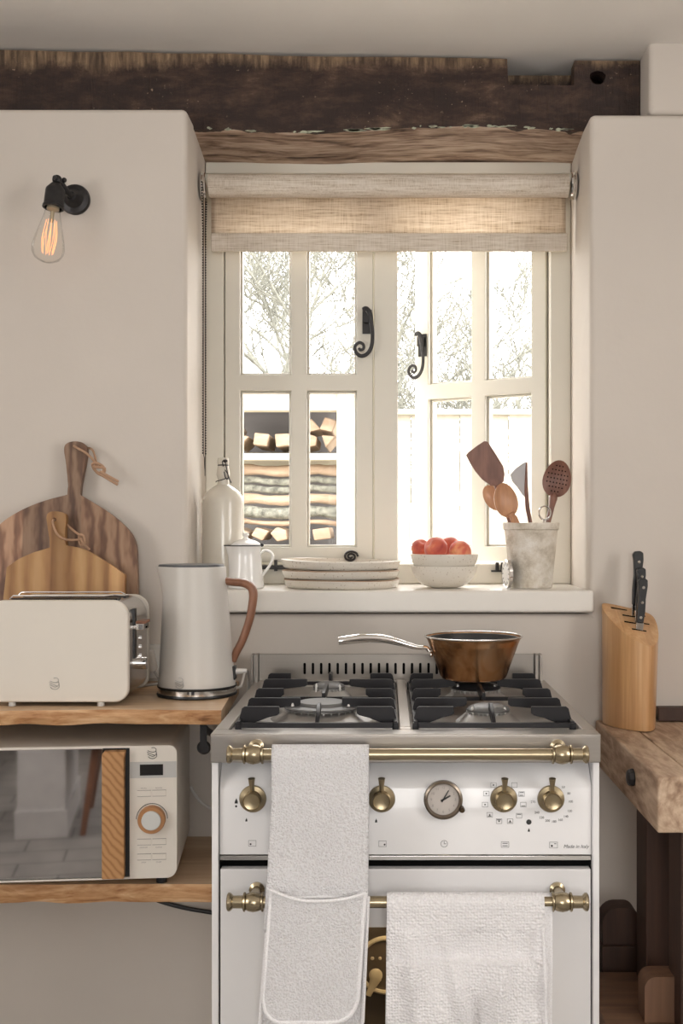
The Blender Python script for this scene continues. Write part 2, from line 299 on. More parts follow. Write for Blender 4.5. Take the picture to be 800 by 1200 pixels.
# ------------------------------------------------------------------ mesh helpers
class B:
    def __init__(s): s.bm = bmesh.new(); s.mi = 0
    def _f(s, vs, smooth=False):
        try: f = s.bm.faces.new(vs)
        except ValueError: return None
        f.material_index = s.mi; f.smooth = smooth; return f
    def box(s, x0, x1, y0, y1, z0, z1, mtx=None):
        x0, x1 = min(x0, x1), max(x0, x1); y0, y1 = min(y0, y1), max(y0, y1); z0, z1 = min(z0, z1), max(z0, z1)
        co = [(x, y, z) for z in (z0, z1) for y in (y0, y1) for x in (x0, x1)]
        v = [s.bm.verts.new((mtx @ Vector(c)) if mtx else c) for c in co]
        for q in ((0, 2, 3, 1), (4, 5, 7, 6), (0, 1, 5, 4), (2, 6, 7, 3), (0, 4, 6, 2), (1, 3, 7, 5)): s._f([v[i] for i in q])
        return s
    def lathe(s, prof, c=(0, 0, 0), n=48, axis='Z', mtx=None):
        c = Vector(c); rings = []
        for r, h in prof:
            ring = []
            for i in range(n if r > 1e-6 else 1):
                a = 2 * PI * i / n; p = Vector((r * math.cos(a), r * math.sin(a), h))
                if axis == 'Y': p = Vector((p.x, -p.z, p.y))      # +h goes towards the viewer (-y)
                if axis == 'X': p = Vector((p.z, p.x, p.y))
                if mtx: p = mtx @ p
                ring.append(s.bm.verts.new(c + p))
            rings.append(ring)
        for a, b in zip(rings, rings[1:]):
            if len(a) == 1 and len(b) == 1: continue
            for i in range(n):
                j = (i + 1) % n
                if len(a) == 1: s._f([a[0], b[j], b[i]], True)
                elif len(b) == 1: s._f([a[i], a[j], b[0]], True)
                else: s._f([a[i], a[j], b[j], b[i]], True)
        if len(rings[0]) > 1: s._f(rings[0][::-1])
        if len(rings[-1]) > 1: s._f(rings[-1])
        return s
    def tube(s, pts, r, n=10, flat=1.0, up=None, closed=False, smooth=3):
        P = [Vector(p) for p in pts]; R = list(r) if hasattr(r, '__len__') else [r] * len(P)
        if smooth and len(P) > 2:
            Q, RR = [], []
            m = len(P)
            for i in range(m if closed else m - 1):
                p0 = P[(i - 1) % m] if closed else P[max(i - 1, 0)]; p1 = P[i]; p2 = P[(i + 1) % m]; p3 = P[(i + 2) % m] if closed else P[min(i + 2, m - 1)]
                for k in range(smooth):
                    t = k / smooth
                    Q.append(.5 * ((2 * p1) + (-p0 + p2) * t + (2 * p0 - 5 * p1 + 4 * p2 - p3) * t * t + (-p0 + 3 * p1 - 3 * p2 + p3) * t ** 3))
                    RR.append(R[i] * (1 - t) + R[(i + 1) % m] * t)
            if not closed: Q.append(P[-1]); RR.append(R[-1])
            P, R = Q, RR
        m = len(P); rings = []; nrm = None
        for i in range(m):
            t = (P[(i + 1) % m] - P[i - 1]) if closed else (P[min(i + 1, m - 1)] - P[max(i - 1, 0)])
            if t.length < 1e-9: t = Vector((0, 0, 1))
            t.normalize()
            if up is not None: nrm = Vector(up)
            elif nrm is None: nrm = Vector((0, 1, 0)) if abs(t.y) < .9 else Vector((1, 0, 0))
            a = (nrm - t * nrm.dot(t))
            if a.length < 1e-6: a = t.orthogonal()
            a.normalize(); nrm = a; b_ = t.cross(a)
            rings.append([s.bm.verts.new(P[i] + a * (R[i] * flat * math.sin(2 * PI * k / n)) + b_ * (R[i] * math.cos(2 * PI * k / n))) for k in range(n)])
        for i in range(m if closed else m - 1):
            A, C = rings[i], rings[(i + 1) % m]
            for k in range(n): s._f([A[k], A[(k + 1) % n], C[(k + 1) % n], C[k]], True)
        if not closed: s._f(rings[0]); s._f(rings[-1][::-1])
        return s
    def sphere(s, c, r, sc=(1, 1, 1), n=20):
        prof = [(r * math.sin(PI * i / (n // 2)) if 0 < i < n // 2 else 0, -r * math.cos(PI * i / (n // 2))) for i in range(n // 2 + 1)]
        m = Matrix.Diagonal((*sc, 1)).to_4x4()
        return s.lathe(prof, c, n, mtx=m)
    def poly(s, outer, y0, y1, holes=(), tf=None):
        """closed outline(s) in (x, z) extruded from y0 to y1"""
        tf = tf or (lambda x, y, z: (x, y, z))
        bm2 = bmesh.new(); loops = []
        for lp in [outer] + list(holes):
            vv = [bm2.verts.new((p[0], 0, p[1])) for p in lp]
            ee = [bm2.edges.new((vv[i], vv[(i + 1) % len(vv)])) for i in range(len(vv))]
            loops.append((vv, ee))
        if holes:
            bmesh.ops.triangle_fill(bm2, edges=[e for l in loops for e in l[1]], use_beauty=True)
        else: bm2.faces.new(loops[0][0])
        bm2.verts.index_update()
        fr = {}; bk = {}
        for v in bm2.verts:
            fr[v.index] = s.bm.verts.new(tf(v.co.x, y0, v.co.z)); bk[v.index] = s.bm.verts.new(tf(v.co.x, y1, v.co.z))
        for f in bm2.faces:
            ids = [v.index for v in f.verts]
            s._f([fr[i] for i in ids]); s._f([bk[i] for i in ids[::-1]])
        for vv, ee in loops:
            ids = [v.index for v in vv]
            for i in range(len(ids)):
                a, b_ = ids[i], ids[(i + 1) % len(ids)]; s._f([fr[a], bk[a], bk[b_], fr[b_]])
        bm2.free(); return s
    def done(s, name, mat, parent=None, world=False, bevel=0, seg=2, sub=0, auto=True, solid=0, shade=True):
        bmesh.ops.recalc_face_normals(s.bm, faces=s.bm.faces)
        if world and parent is not None:
            mw = Matrix.LocRotScale(parent_loc(parent), parent_rot(parent), (1, 1, 1)).inverted()
            bmesh.ops.transform(s.bm, matrix=mw, verts=s.bm.verts)
        for e in s.bm.edges:
            if len(e.link_faces) == 2 and e.calc_face_angle(0) > .6: e.smooth = False
        me = bpy.data.meshes.new(name); s.bm.to_mesh(me); s.bm.free()
        for m in (mat if isinstance(mat, (list, tuple)) else [mat]): me.materials.append(m)
        o = bpy.data.objects.new(name, me); COL.objects.link(o)
        if parent is not None: o.parent = parent
        if solid:
            md = o.modifiers.new('solid', 'SOLIDIFY'); md.thickness = solid; md.offset = 0
        if bevel:
            md = o.modifiers.new('bevel', 'BEVEL'); md.width = bevel; md.segments = seg; md.limit_method = 'ANGLE'; md.angle_limit = math.radians(40)
            for p in me.polygons: p.use_smooth = True
            md.harden_normals = True
        if sub:
            md = o.modifiers.new('sub', 'SUBSURF'); md.levels = md.render_levels = sub
        return o
def parent_loc(p):
    l = Vector((0, 0, 0)); chain = []
    while p is not None: chain.append(p); p = p.parent
    m = Matrix.Identity(4)
    for q in reversed(chain): m = m @ Matrix.LocRotScale(q.location, q.rotation_euler, (1, 1, 1))
    return m.to_translation()
def parent_rot(p):
    chain = []
    while p is not None: chain.append(p); p = p.parent
    m = Matrix.Identity(4)
    for q in reversed(chain): m = m @ Matrix.LocRotScale(q.location, q.rotation_euler, (1, 1, 1))
    return m.to_quaternion()
def tag(o, label, cat, group=None):
    o['label'] = label; o['category'] = cat
    if group: o['group'] = group
    return o
def thing(name, label, cat, loc, rot=(0, 0, 0), group=None):
    o = bpy.data.objects.new(name, None); COL.objects.link(o); o.location = loc; o.rotation_euler = rot; o.empty_display_size = .05
    return tag(o, label, cat, group)
def struct(o): o['kind'] = 'structure'; return o
def rrect(x0, x1, z0, z1, r, n=6):
    rs = r if hasattr(r, '__len__') else (r, r, r, r)       # BL, BR, TR, TL
    out = []
    for (cx, cz, a0), q in zip(((x0 + rs[0], z0 + rs[0], PI), (x1 - rs[1], z0 + rs[1], 1.5 * PI), (x1 - rs[2], z1 - rs[2], 0), (x0 + rs[3], z1 - rs[3], .5 * PI)), rs):
        for i in range(n + 1):
            a = a0 + .5 * PI * i / n; out.append((cx + q * math.cos(a), cz + q * math.sin(a)))
    return out
def circ(cx, cz, r, n=20, sx=1): return [(cx + r * sx * math.cos(2 * PI * i / n), cz + r * math.sin(2 * PI * i / n)) for i in range(n)]
def text_into(b, body, x, y, z, size, shear=0, align='CENTER', rot=0):
    c = bpy.data.curves.new('t', 'FONT'); c.body = body; c.size = size; c.shear = shear; c.align_x = align; c.align_y = 'CENTER'
    o = bpy.data.objects.new('t', c); COL.objects.link(o); dg = bpy.context.evaluated_depsgraph_get()
    me = bpy.data.meshes.new_from_object(o.evaluated_get(dg))
    me.transform(Matrix.Translation((x, y, z)) @ Matrix.Rotation(PI / 2, 4, 'X') @ Matrix.Rotation(rot, 4, 'Z'))
    b.bm.from_mesh(me); bpy.data.objects.remove(o); bpy.data.curves.remove(c); bpy.data.meshes.remove(me)
def logo(b, cx, y, cz, s, r, tf=None):
    """swan emblem: three nested swept strokes and a curved neck"""
    tf = tf or (lambda x, z: (cx + x * s, y, cz + z * s))
    for pts in ([(-.05, .5), (.2, .52), (.38, .38), (.36, .2), (.15, .1), (-.15, .14), (-.4, .25)],
                [(.36, .2), (.42, 0), (.3, -.2), (.05, -.12), (-.25, .0), (-.45, .1)],
                [(.42, 0), (.44, -.3), (.2, -.5), (-.15, -.48), (-.34, -.3)],
                [(.3, -.2), (.1, -.3), (-.15, -.22), (-.42, -.08)]):
        b.tube([tf(*p) for p in pts], r, 6)
    return b

# ================================================================== ROOM
YW, YF = 2.34, 2.58
XL, XR = -.416, .427
zc = lambda x: 2.2405 - .018 * x
b = B()
# wall with a deep window recess; front edges softened by the bevel
SILLZ = 1.0866
b.poly([(-2.2, 0), (1.8, 0), (1.8, 2.082), (XR, 2.082), (XR, SILLZ - .05), (XL, SILLZ - .05), (XL, 2.094), (-2.2, 2.094)], YW, 2.70)
struct(b.done('wall_back', PLAST, bevel=.012, seg=4))
b = B(); b.box(-2.2, 1.8, 2.60, 2.70, 2.0955, 2.30); b.box(XL - .05, XR + .05, 2.662, 2.70, 2.0, 2.0955); struct(b.done('wall_back_upper', PLAST))
b = B(); b.box(.551, 1.8, YW + .002, 2.598, 2.083, 2.30)
struct(b.done('wall_right_corner', PLAST, bevel=.012, seg=3))
b = B()
for x0, x1 in ((-2.3, -.4), (-.4, .3), (.3, 1.9)):
    v = [b.bm.verts.new(c) for c in ((x0, -2.6, zc(x0)), (x1, -2.6, zc(x1)), (x1, 2.7, zc(x1)), (x0, 2.7, zc(x0)), (x0, -2.6, 2.4), (x1, -2.6, 2.4), (x1, 2.7, 2.4), (x0, 2.7, 2.4))]
    for q in ((0, 1, 2, 3), (4, 7, 6, 5), (0, 4, 5, 1), (3, 2, 6, 7), (0, 3, 7, 4), (1, 5, 6, 2)): b._f([v[i] for i in q])
struct(b.done('ceiling', CEIL))
b = B(); b.box(-2.3, 1.9, -2.6, 2.7, -.1, 0); struct(b.done('floor', FLOORM))
def holed_wall_x(name, x0, x1, ya, yb, za, zb):
    b = B(); b.box(x0, x1, -2.5, ya, 0, 2.3); b.box(x0, x1, yb, 2.34, 0, 2.3); b.box(x0, x1, ya, yb, 0, za); b.box(x0, x1, ya, yb, zb, 2.3)
    return struct(b.done(name, PLAST))
holed_wall_x('wall_left', -2.3, -2.15, -.35, .65, .95, 2.05)
holed_wall_x('wall_right', 1.75, 1.9, -.1, .8, .95, 2.05)
b = B(); b.box(-2.3, -.4, -2.6, -2.4, 0, 2.3); b.box(.8, 1.9, -2.6, -2.4, 0, 2.3); b.box(-.4, .8, -2.6, -2.4, 0, .85); b.box(-.4, .8, -2.6, -2.4, 2.05, 2.3)
struct(b.done('wall_rear', PLAST))
b = B(); b.box(-.987, -.807, -1.1, -.5, 0, 2.22); b.box(-.997, -.797, -1.11, -.488, 0, .106)
struct(b.done('wall_rear_pier', WHITEW))

# beam over the window: front slab with a cut mortice and peg hole, core behind it, rough lower edge
t = thing('timber_beam', 'thick dark weathered timber beam spanning the wall above the window', 'beam', (-.2, 2.42, 2.077))
YB = 2.42
def zx(px, py, Y=YB): return (X(px, Y), Z(py, Y))
out = []
random.seed(3)
xs0, xs1 = -1.5, .549
n = 70
for i in range(n + 1):
    x = xs0 + (xs1 - xs0) * i / n
    out.append((x, 2.077 + .006 * math.sin(x * 9) + random.uniform(-.0025, .0025)))
top = lambda x: zc(x) - .004
nx0, nx1 = X(594, YB), X(673, YB)
out += [(xs1, top(xs1)), (X(715, YB), top(.5) - .001), (nx1, top(nx1) - .002), (nx1 - .001, Z(100, YB)), (nx0 + .003, Z(99, YB)), (nx0, top(nx0) - .001)]
k = [X(p, YB) for p in (540, 470, 400, 330, 260, 200, 150, 90, 30)]
out += [(x, top(x) - random.uniform(0, .004)) for x in k] + [(xs0, top(xs0))]
b = B(); b.poly(out, YB, YB + .045, holes=[[(X(700, YB) + .017 * math.cos(a) * (1 + .12 * math.sin(3 * a)), Z(91, YB) + .015 * math.sin(a)) for a in [2 * PI * i / 16 for i in range(16)]]])
b.box(xs0, xs1 - .002, YB + .075, 2.598, 2.085, 2.225); b.box(xs0, nx0 - .02, YB + .04, YB + .075, 2.085, 2.222)
b.done('beam_face', BEAMD, t, world=True)
b = B()
for i in range(60):      # waney underside, sloping back to the window head
    xa, xb = XL + (XR - XL) * i / 60, XL + (XR - XL) * (i + 1) / 60
    h = lambda x, k_: 2.077 + .006 * math.sin(x * 9) - .004 * k_ + .005 * noise.noise(Vector((x * 12, k_ * 2.0, 0)))
    for k_ in range(6):
        y0, y1 = YB + .001 + k_ * .029, YB + .001 + (k_ + 1) * .029
        v = [b.bm.verts.new(c) for c in ((xa, y0, h(xa, k_)), (xb, y0, h(xb, k_)), (xb, y1, h(xb, k_ + 1)), (xa, y1, h(xa, k_ + 1)))]
        b._f(v, True)
bmesh.ops.remove_doubles(b.bm, verts=b.bm.verts, dist=1e-5)
ret = bmesh.ops.extrude_face_region(b.bm, geom=b.bm.faces[:])
for v in ret['geom']:
    if isinstance(v, bmesh.types.BMVert): v.co.z = 2.09
o = b.done('beam_underside', BEAMU, t, world=True)
b = B()
random.seed(11)
for i in range(60):
    x = XL + .015 + (XR - XL - .06) * random.random(); L = random.uniform(.004, .034) * (1.6 if abs(x + .12) < .16 else .8)
    if noise.noise(Vector((x * 9, 2.2, 0))) < -.12: continue
    zz = 2.0775 + .006 * math.sin((x + L / 2) * 9) + random.uniform(-.001, .004); q = [random.uniform(.0004, .0028) for _ in range(6)]
    b.poly([(x, zz), (x + L * .25, zz - q[0]), (x + L * .6, zz - q[1]), (x + L, zz + q[2] * .3), (x + L * .7, zz + q[3]), (x + L * .3, zz + q[4])], YB - .0010, YB + .0005)
b.done('flaked_paint', BEAMP, t, world=True)

# ------------------------------------------------------------------ window
win = thing('window_1', 'x', 'x', (0, YF, SILLZ)); del win['label']; del win['category']; struct(win)
s_ = lambda px: X(px, YF)
zf = lambda py: Z(py, YF)
b = B()
b.poly([(XL, SILLZ), (XR, SILLZ), (XR, 2.058), (XL, 2.058)], YF, 2.66, holes=[[(s_(262), zf(661)), (s_(438), zf(661)), (s_(438), zf(236)), (s_(262), zf(236))], [(s_(466), zf(661)), (s_(645), zf(661)), (s_(645), zf(236)), (s_(466), zf(236))]])
b.box(XL + .002, XR - .002, YF - .012, YF - .001, 2.03, 2.056)     # head board above the roller
b.poly([(s_(261), zf(662)), (s_(439), zf(662)), (s_(439), zf(235)), (s_(261), zf(235))], 2.636, 2.6595, holes=[[(s_(268), zf(655)), (s_(432), zf(655)), (s_(432), zf(242)), (s_(268), zf(242))]])
b.done('window_frame', PAINT, win, world=True, bevel=.003)
PANE_Z = [(457.5, 641), (254, 438.5)]
def casement(name, parent, Lc, z0, z1, stile, bars, zbar, stileR=None):
    """flat casement in its own frame: x 0..Lc from the hinge outwards, y 0..0.04 depth"""
    b = B(); stileR = stileR or stile
    xm = Lc / 2; hb = .0187
    cols = [(stile, xm - hb), (xm + hb, Lc - stileR)]
    b.poly([(0, z0), (Lc, z0), (Lc, z1), (0, z1)], 0, .045, holes=[[(xa, za), (xb, za), (xb, zb), (xa, zb)] for (xa, xb) in cols for (za, zb) in zbar])
    # chamfered glazing beads
    for (xa, xb) in cols:
        for (za, zb) in zbar:
            for (p, q, r_, s2) in ((xa, xa + .005, za, zb), (xb - .005, xb, za, zb), (xa, xb, za, za + .005), (xa, xb, zb - .005, zb)):
                b.box(p, q, .012, .03, r_, s2)
    c = b.done('casement', PAINT, parent, bevel=.0025)
    for (xa, xb) in cols:
        for (za, zb) in zbar:
            g = B(); g.box(xa + .001, xb - .001, .019, .023, za + .001, zb - .001); g.done('glass_pane', GLASS, c)
    return c
zl = [(zf(641), zf(457.5)), (zf(438.5), zf(254))]
zloc = [(a - SILLZ, c_ - SILLZ) for a, c_ in zl]
w1 = s_(437) - s_(263)
c1 = casement('left', win, w1, zf(659.5) - SILLZ, zf(237) - SILLZ, s_(281) - s_(263), 0, zloc, s_(437) - s_(417.5))
c1.location = (s_(263), 0.004, 0)
hx = s_(641)
w2 = .346
c2 = casement('right', win, w2, zf(659.5) - SILLZ, zf(237) - SILLZ, .036, 0, zloc, .038)
# hinged on the right jamb and swung 30 degrees outwards
c2.scale = (1, 1, 1)
TH = math.radians(30)
c2.location = (hx, .03, 0); c2.rotation_euler = (0, 0, PI - TH)
# mirrored thickness: shift so that the room side faces us
for v in c2.data.vertices: v.co.y = .045 - v.co.y
for ch in c2.children:
    for v in ch.data.vertices: v.co.y = .045 - v.co.y
c2.data.flip_normals()
for v in c2.data.vertices: v.co.y -= .045
for ch in c2.children:
    for v in ch.data.vertices: v.co.y -= .045

def monkey_tail(parent, ox, oz, sgn, yoff, tf=None):
    """wrought casement fastener: backplate, neck and curled tail"""
    tf = tf or (lambda x, y, z: (x, y, z))
    b = B(); q = .00197
    b.box(-.5 * 11 * q, .5 * 11 * q, -.004, 0, -18 * q, 10 * q)
    b.box(-.3 * 11 * q, .3 * 11 * q, -.018, 0, -6 * q, 6 * q)
    pts, rr = [], []
    for (px, pz, r) in ((-5, 8, 2.4), (-1, 9.5, 3), (3, 4, 3.2), (5, -8, 2.6), (6.5, -22, 2.2), (5, -35, 2.3), (0, -43, 2.3), (-7, -45.5, 2.2), (-13, -41, 2.1), (-14, -34.5, 2), (-9.5, -30, 1.9), (-4.5, -32, 1.8), (-4.2, -37, 1.7), (-8, -38.5, 1.7), (-9.5, -36, 1.5)):
        pts.append((px * q * sgn, -.022, pz * q)); rr.append(r * q)
    b.tube(pts, rr, 8, flat=.7, smooth=4)
    for v in b.bm.verts: v.co = Vector(tf(v.co.x + ox, v.co.y + yoff, v.co.z + oz))
    return b.done('window_fastener', WROUGHT, parent)
monkey_tail(c1, s_(430) - s_(263), zf(373) - SILLZ, 1, 0)
monkey_tail(c2, w2 - .022, zf(385) - SILLZ, -1, 0, tf=lambda x, y, z: (x, -y, z))
# stays with pins on the bottom rail
b = B()
b.box(s_(301), s_(420), YF - .016, YF - .010, zf(667), zf(662)); b.box(s_(303), s_(306), YF - .02, YF, zf(669), zf(655)); b.box(s_(322), s_(325), YF - .02, YF, zf(669), zf(656))
cx, cz = s_(411), zf(652)
b.tube([(cx + .0165 * (1 - a / 15) * math.cos(a), YF - .014, cz + .0165 * (1 - a / 15) * math.sin(a) * .8) for a in [i * .55 for i in range(24)]], .0026, 8, smooth=2)
b.done('casement_stay', WROUGHT, win, world=True)
b = B()
b.box(s_(575), s_(592), YF - .014, YF - .004, zf(670), zf(668))
for p in (582, 588): b.lathe([(.003, 0), (.0042, .0), (.0042, .018), (.003, .02)], (s_(p), YF - .009, zf(669)), 12)
b.done('stay_pin', WROUGHT, win, world=True)

b = B(); b.box(XL - .012, XR + .004, 2.315, YW + .01, SILLZ - .046, SILLZ); b.box(XL + .0005, XR - .0005, YW + .01, YF + .03, SILLZ - .046, SILLZ)
struct(b.done('trim_1', SILLM, bevel=.006, seg=3))

# ------------------------------------------------------------------ roller blind
t = thing('roller_blind', 'natural linen roller blind pulled part way down over the window', 'blind', (0, 2.50, 1.98))
b = B(); b.lathe([(.0, -.412 + .014), (.0255, -.398), (.0257, 0), (.0255, .402), (0, .402)], (.004, 2.50, 1.98), 40, axis='X'); b.done('fabric_roll', LINENR, t, world=True)
b = B()
xa, xb = X(247, 2.52), X(663, 2.52)
nx = 60
zt, zb_ = 1.985, Z(274, 2.52)
grid = [[b.bm.verts.new((xa + (xb - xa) * i / nx, 2.526 + .0012 * math.sin(i * .5) * (j / 6), zt + (zb_ - zt) * j / 6)) for i in range(nx + 1)] for j in range(7)]
for j in range(6):
    for i in range(nx): b._f([grid[j][i], grid[j][i + 1], grid[j + 1][i + 1], grid[j + 1][i]], True)
b.done('blind_fabric', LINEN, t, world=True, solid=.0006)
b = B(); b.poly(rrect(xa, X(665, 2.52), Z(294, 2.52), Z(273, 2.52), .002), 2.521, 2.531); b.done('hem_bar', LINENR, t, world=True, bevel=.002)
b = B()
for xx, sg in ((XL + .004, 1), (XR - .004, -1)):
    b = B(); b.lathe([(0, 0), (.029, 0), (.030, .003), (.024, .004), (.024, .008), (.030, .009), (.030, .012), (0, .012)], (xx if sg > 0 else xx - .012, 2.50, 1.98), 32, axis='X'); b.done('bracket', CHROME, t, world=True)
b = B()
zend = Z(533, 2.50)
for dx, dy in ((-.0035, -.0295), (.003, .0295)):
    z_ = 1.98
    while z_ > zend:
        b.sphere((-.4055 + dx * .3, 2.50 + dy * (1 - .6 * min(1, (1.98 - z_) / .1)), z_), .0021, n=8); z_ -= .0058
b.tube([(-.4055, 2.488, 1.98), (-.4055, 2.4885, zend)], .0007, 5); b.tube([(-.4055, 2.512, 1.98), (-.4055, 2.5115, zend), (-.4055, 2.50, zend - .006), (-.4055, 2.489, zend)], .0008, 5)
b.done('bead_chain', WROUGHT, t, world=True)

# ------------------------------------------------------------------ wall lamp
t = thing('wall_lamp', 'small black bare bulb wall lamp on the plaster left of the window', 'lamp', (X(87, 2.33), 2.34, Z(233, 2.33)))
b = B(); c = (0, 0, 0)
b.lathe([(.0, 0), (.0315, 0), (.032, .004), (.030, .010), (.020, .013), (.014, .022), (.009, .030), (0, .031)], (0, -.001, 0), 36, axis='Y')
b.sphere((.019, -.0115, -.003), .003, n=10)
b.done('wall_plate', WROUGHT, t)
b = B(); b.tube([(0, -.028, .0), (-.006, -.045, .006), (-.012, -.06, .016), (-.016, -.068, .020)], .006, 12)
b.sphere((-.018, -.070, .021), .010, n=16); b.tube([(-.019, -.083, .022), (-.019, -.056, .021)], .0048, 10); b.sphere((-.006, -.062, .023), .0052, n=12)
b.done('swivel_arm', WROUGHT, t)
tilt = Matrix.Translation((-.019, -.070, .021)) @ Matrix.Rotation(math.radians(4.5), 4, 'Y') @ Matrix.Rotation(math.radians(-8), 4, 'X')
def tl(b): bmesh.ops.transform(b.bm, matrix=tilt, verts=b.bm.verts); return b
b = B(); b.lathe([(.0, -.008), (.010, -.009), (.0185, -.020), (.0195, -.024), (.0195, -.054), (.0215, -.056), (.0215, -.0605), (.0175, -.061), (.017, -.03), (0, -.029)], (0, 0, 0), 32); tl(b).done('bulb_holder', WROUGHT, t)
b = B(); b.lathe([(.0, -.054), (.0135, -.055), (.0145, -.062), (.0165, -.075), (.0225, -.10), (.0290, -.124), (.0325, -.142), (.0315, -.155), (.0255, -.166), (.014, -.1725), (0, -.1745)], (0, 0, 0), 36); g = tl(b).done('bulb', BULBG, t)
b = B(); b.lathe([(.0, -.058), (.012, -.059), (.0125, -.064), (.004, -.068), (.0035, -.09), (0, -.092)], (0, 0, 0), 16); tl(b).done('bulb_stem', plain('bulb neck', (.5, .42, .3), .4, .5), g, world=False)
b = B()
for k in range(10):
    a = 2 * PI * k / 10; r0, r1 = .0105, .0145
    b.tube([(r0 * math.cos(a), r0 * math.sin(a), -.088), (r1 * math.cos(a + .15), r1 * math.sin(a + .15), -.125), (r0 * math.cos(a + .3), r0 * math.sin(a + .3), -.156)], .0007, 6)
b.lathe([(0, -.086), (.001, -.087), (.001, -.156), (0, -.157)], (0, 0, 0), 8)
tl(b).done('filament', FILA, g)

# ------------------------------------------------------------------ shelves on the left
def shelf(name, label, x0, x1, yf, ztop, th, skew):
    t = thing(name, label, 'shelf', ((x0 + x1) / 2, 2.2, ztop - th))
    b = B(); n = 90; random.seed(int(ztop * 100))
    ft, fb = [], []
    for i in range(n + 1):
        x = x0 + (x1 - x0) * i / n
        w_ = .004 * math.sin(x * 11) + .006 * noise.noise(Vector((x * 7, ztop * 3, 0))) + .002 * noise.noise(Vector((x * 40, 3, 0)))
        ft.append(Vector((x, yf + w_, ztop))); fb.append(Vector((x, yf + w_ + .004 + .004 * noise.noise(Vector((x * 18, 9, 0))), ztop - th + .0035 * noise.noise(Vector((x * 15, 5, 0))))))
    vt = [b.bm.verts.new(p) for p in ft]; vm = [b.bm.verts.new((p + q) / 2 + Vector((0, -.004 + .003 * noise.noise(p * 25), 0))) for p, q in zip(ft, fb)]
    vb = [b.bm.verts.new(p) for p in fb]
    e = skew
    kt = [b.bm.verts.new((p.x - e * (i / n) ** 8, 2.338, ztop)) for i, p in enumerate(ft)]; kb = [b.bm.verts.new((p.x - e * (i / n) ** 8, 2.338, ztop - th)) for i, p in enumerate(fb)]
    for i in range(n):
        b.mi = 1; b._f([vt[i], vm[i], vm[i + 1], vt[i + 1]], True); b._f([vm[i], vb[i], vb[i + 1], vm[i + 1]], True)
        b.mi = 0; b._f([kt[i], vt[i], vt[i + 1], kt[i + 1]]); b._f([kb[i], kb[i + 1], vb[i + 1], vb[i]]); b._f([kt[i], kt[i + 1], kb[i + 1], kb[i]])
    b._f([vt[0], kt[0], kb[0], vb[0], vm[0]]); b._f([vt[n], vm[n], vb[n], kb[n], kt[n]])
    b.done('board', [SHELFT, SHELFE], t, world=True)
    return t
S1Z = .896; S2Z = .571
sh1 = shelf('wooden_shelf', 'upper rustic live-edge wooden shelf carrying the toaster and kettle', -1.3, -.289, 1.968, S1Z, .026, .018)
sh2 = shelf('wooden_shelf', 'lower rustic live-edge wooden shelf carrying the microwave', -1.3, -.278, 2.026, S2Z, .034, 0)
def bracket(parent, px, ztop, ymax=2.336, yend=2.06):
    b = B(); x = px
    b.box(x - .009, x + .009, yend, ymax, ztop - .006, ztop - .0005)
    b.box(x - .009, x + .009, ymax - .006, ymax, ztop - .16, ztop)
    b.tube([(x, ymax - .008, ztop - .14), (x, ymax - .05, ztop - .09), (x, yend + .05, ztop - .035), (x, yend + .005, ztop - .02)], .0065, 10)
    b.box(x - .006, x + .006, yend, yend + .006, ztop - .05, ztop)
    b.lathe([(0, 0), (.011, .0), (.013, .004), (.010, .010), (0, .011)], (x, yend + .012, ztop - .058), 20, axis='Y')
    b.done('shelf_bracket', WROUGHT, parent, world=True)
bracket(sh1, X(238, 2.06), S1Z - .0275); bracket(sh1, -1.15, S1Z - .0275)
bracket(sh2, X(-28, 2.336), S2Z - .036)

# ------------------------------------------------------------------ microwave
TM = math.radians(5.3)
mx0, my0 = X(207, 2.01), 2.012
t = thing('microwave', 'cream microwave with mirrored door and wooden handle on the lower shelf', 'microwave', (mx0, my0, S2Z), (0, 0, TM))
W_, D_ = .455, .27
q = .001525
def mpx(px): return (px - 207) * q          # local x from the right front corner
def mz(py): return Z(py, 2.005) - S2Z
ZB, ZT = mz(1030), mz(874)
b = B(); b.poly(rrect(-W_, 0, ZB, ZT, (.01, .016, .016, .01)), .012, D_); b.done('body', CREAM, t, bevel=.004)
b = B(); b.poly(rrect(mpx(152), 0, ZB, ZT, (.001, .018, .014, .001)), 0, .012)
b.done('control_panel', CREAM2, t, bevel=.0035, seg=3)
cp = t.children[-1]
b = B(); b.box(-W_, mpx(121), .0, .012, ZB + .004, ZT - .004); b.done('mirror_door', MIRROR, t, bevel=.001)
dr = t.children[-1]
b = B(); b.box(-W_, mpx(152), .002, .012, ZT - .004, ZT); b.done('door_trim', CREAM2, t); b = B(); b.box(-W_, mpx(152), .0, .012, ZB, ZB + .003); b.done('door_trim', CREAM2, t)
b = B(); b.box(mpx(121), mpx(151.5), .006, .012, ZB + .004, ZT - .004); b.done('door_recess', BLACK, t)
b = B(); b.poly([(mpx(121.5), ZB + .005), (mpx(147), ZB + .005), (mpx(147), ZT - .022), (mpx(148), ZT - .007), (mpx(124), ZT - .007), (mpx(121.5), ZT - .012)], -.016, .004)
b.done('wooden_handle', ZEBRA, dr, bevel=.002)
b = B(); b.box(mpx(152.5), mpx(206.5), -.0006, .001, mz(912), mz(893)); b.done('panel_band', SILVERP, cp)
b = B(); b.box(mpx(164), mpx(191), -.001, .001, mz(909), mz(896)); b.done('display', DISPLAY, cp)
for (py, n2) in ((930, 1), (987, 1), (1004.5, 1)):
    for xa_, xb_ in ((161, 177), (178.5, 194.5)):
        b = B(); b.box(mpx(xa_), mpx(xb_), -.0012, .001, mz(py + 3.2), mz(py - 3.2)); b.done('button', CREAM2, cp, bevel=.0005)
        b = B(); b.box(mpx(xa_), mpx(xb_), -.0003, .001, mz(py + 3.8), mz(py - 3.8)); b.done('button_outline', INKG, cp)
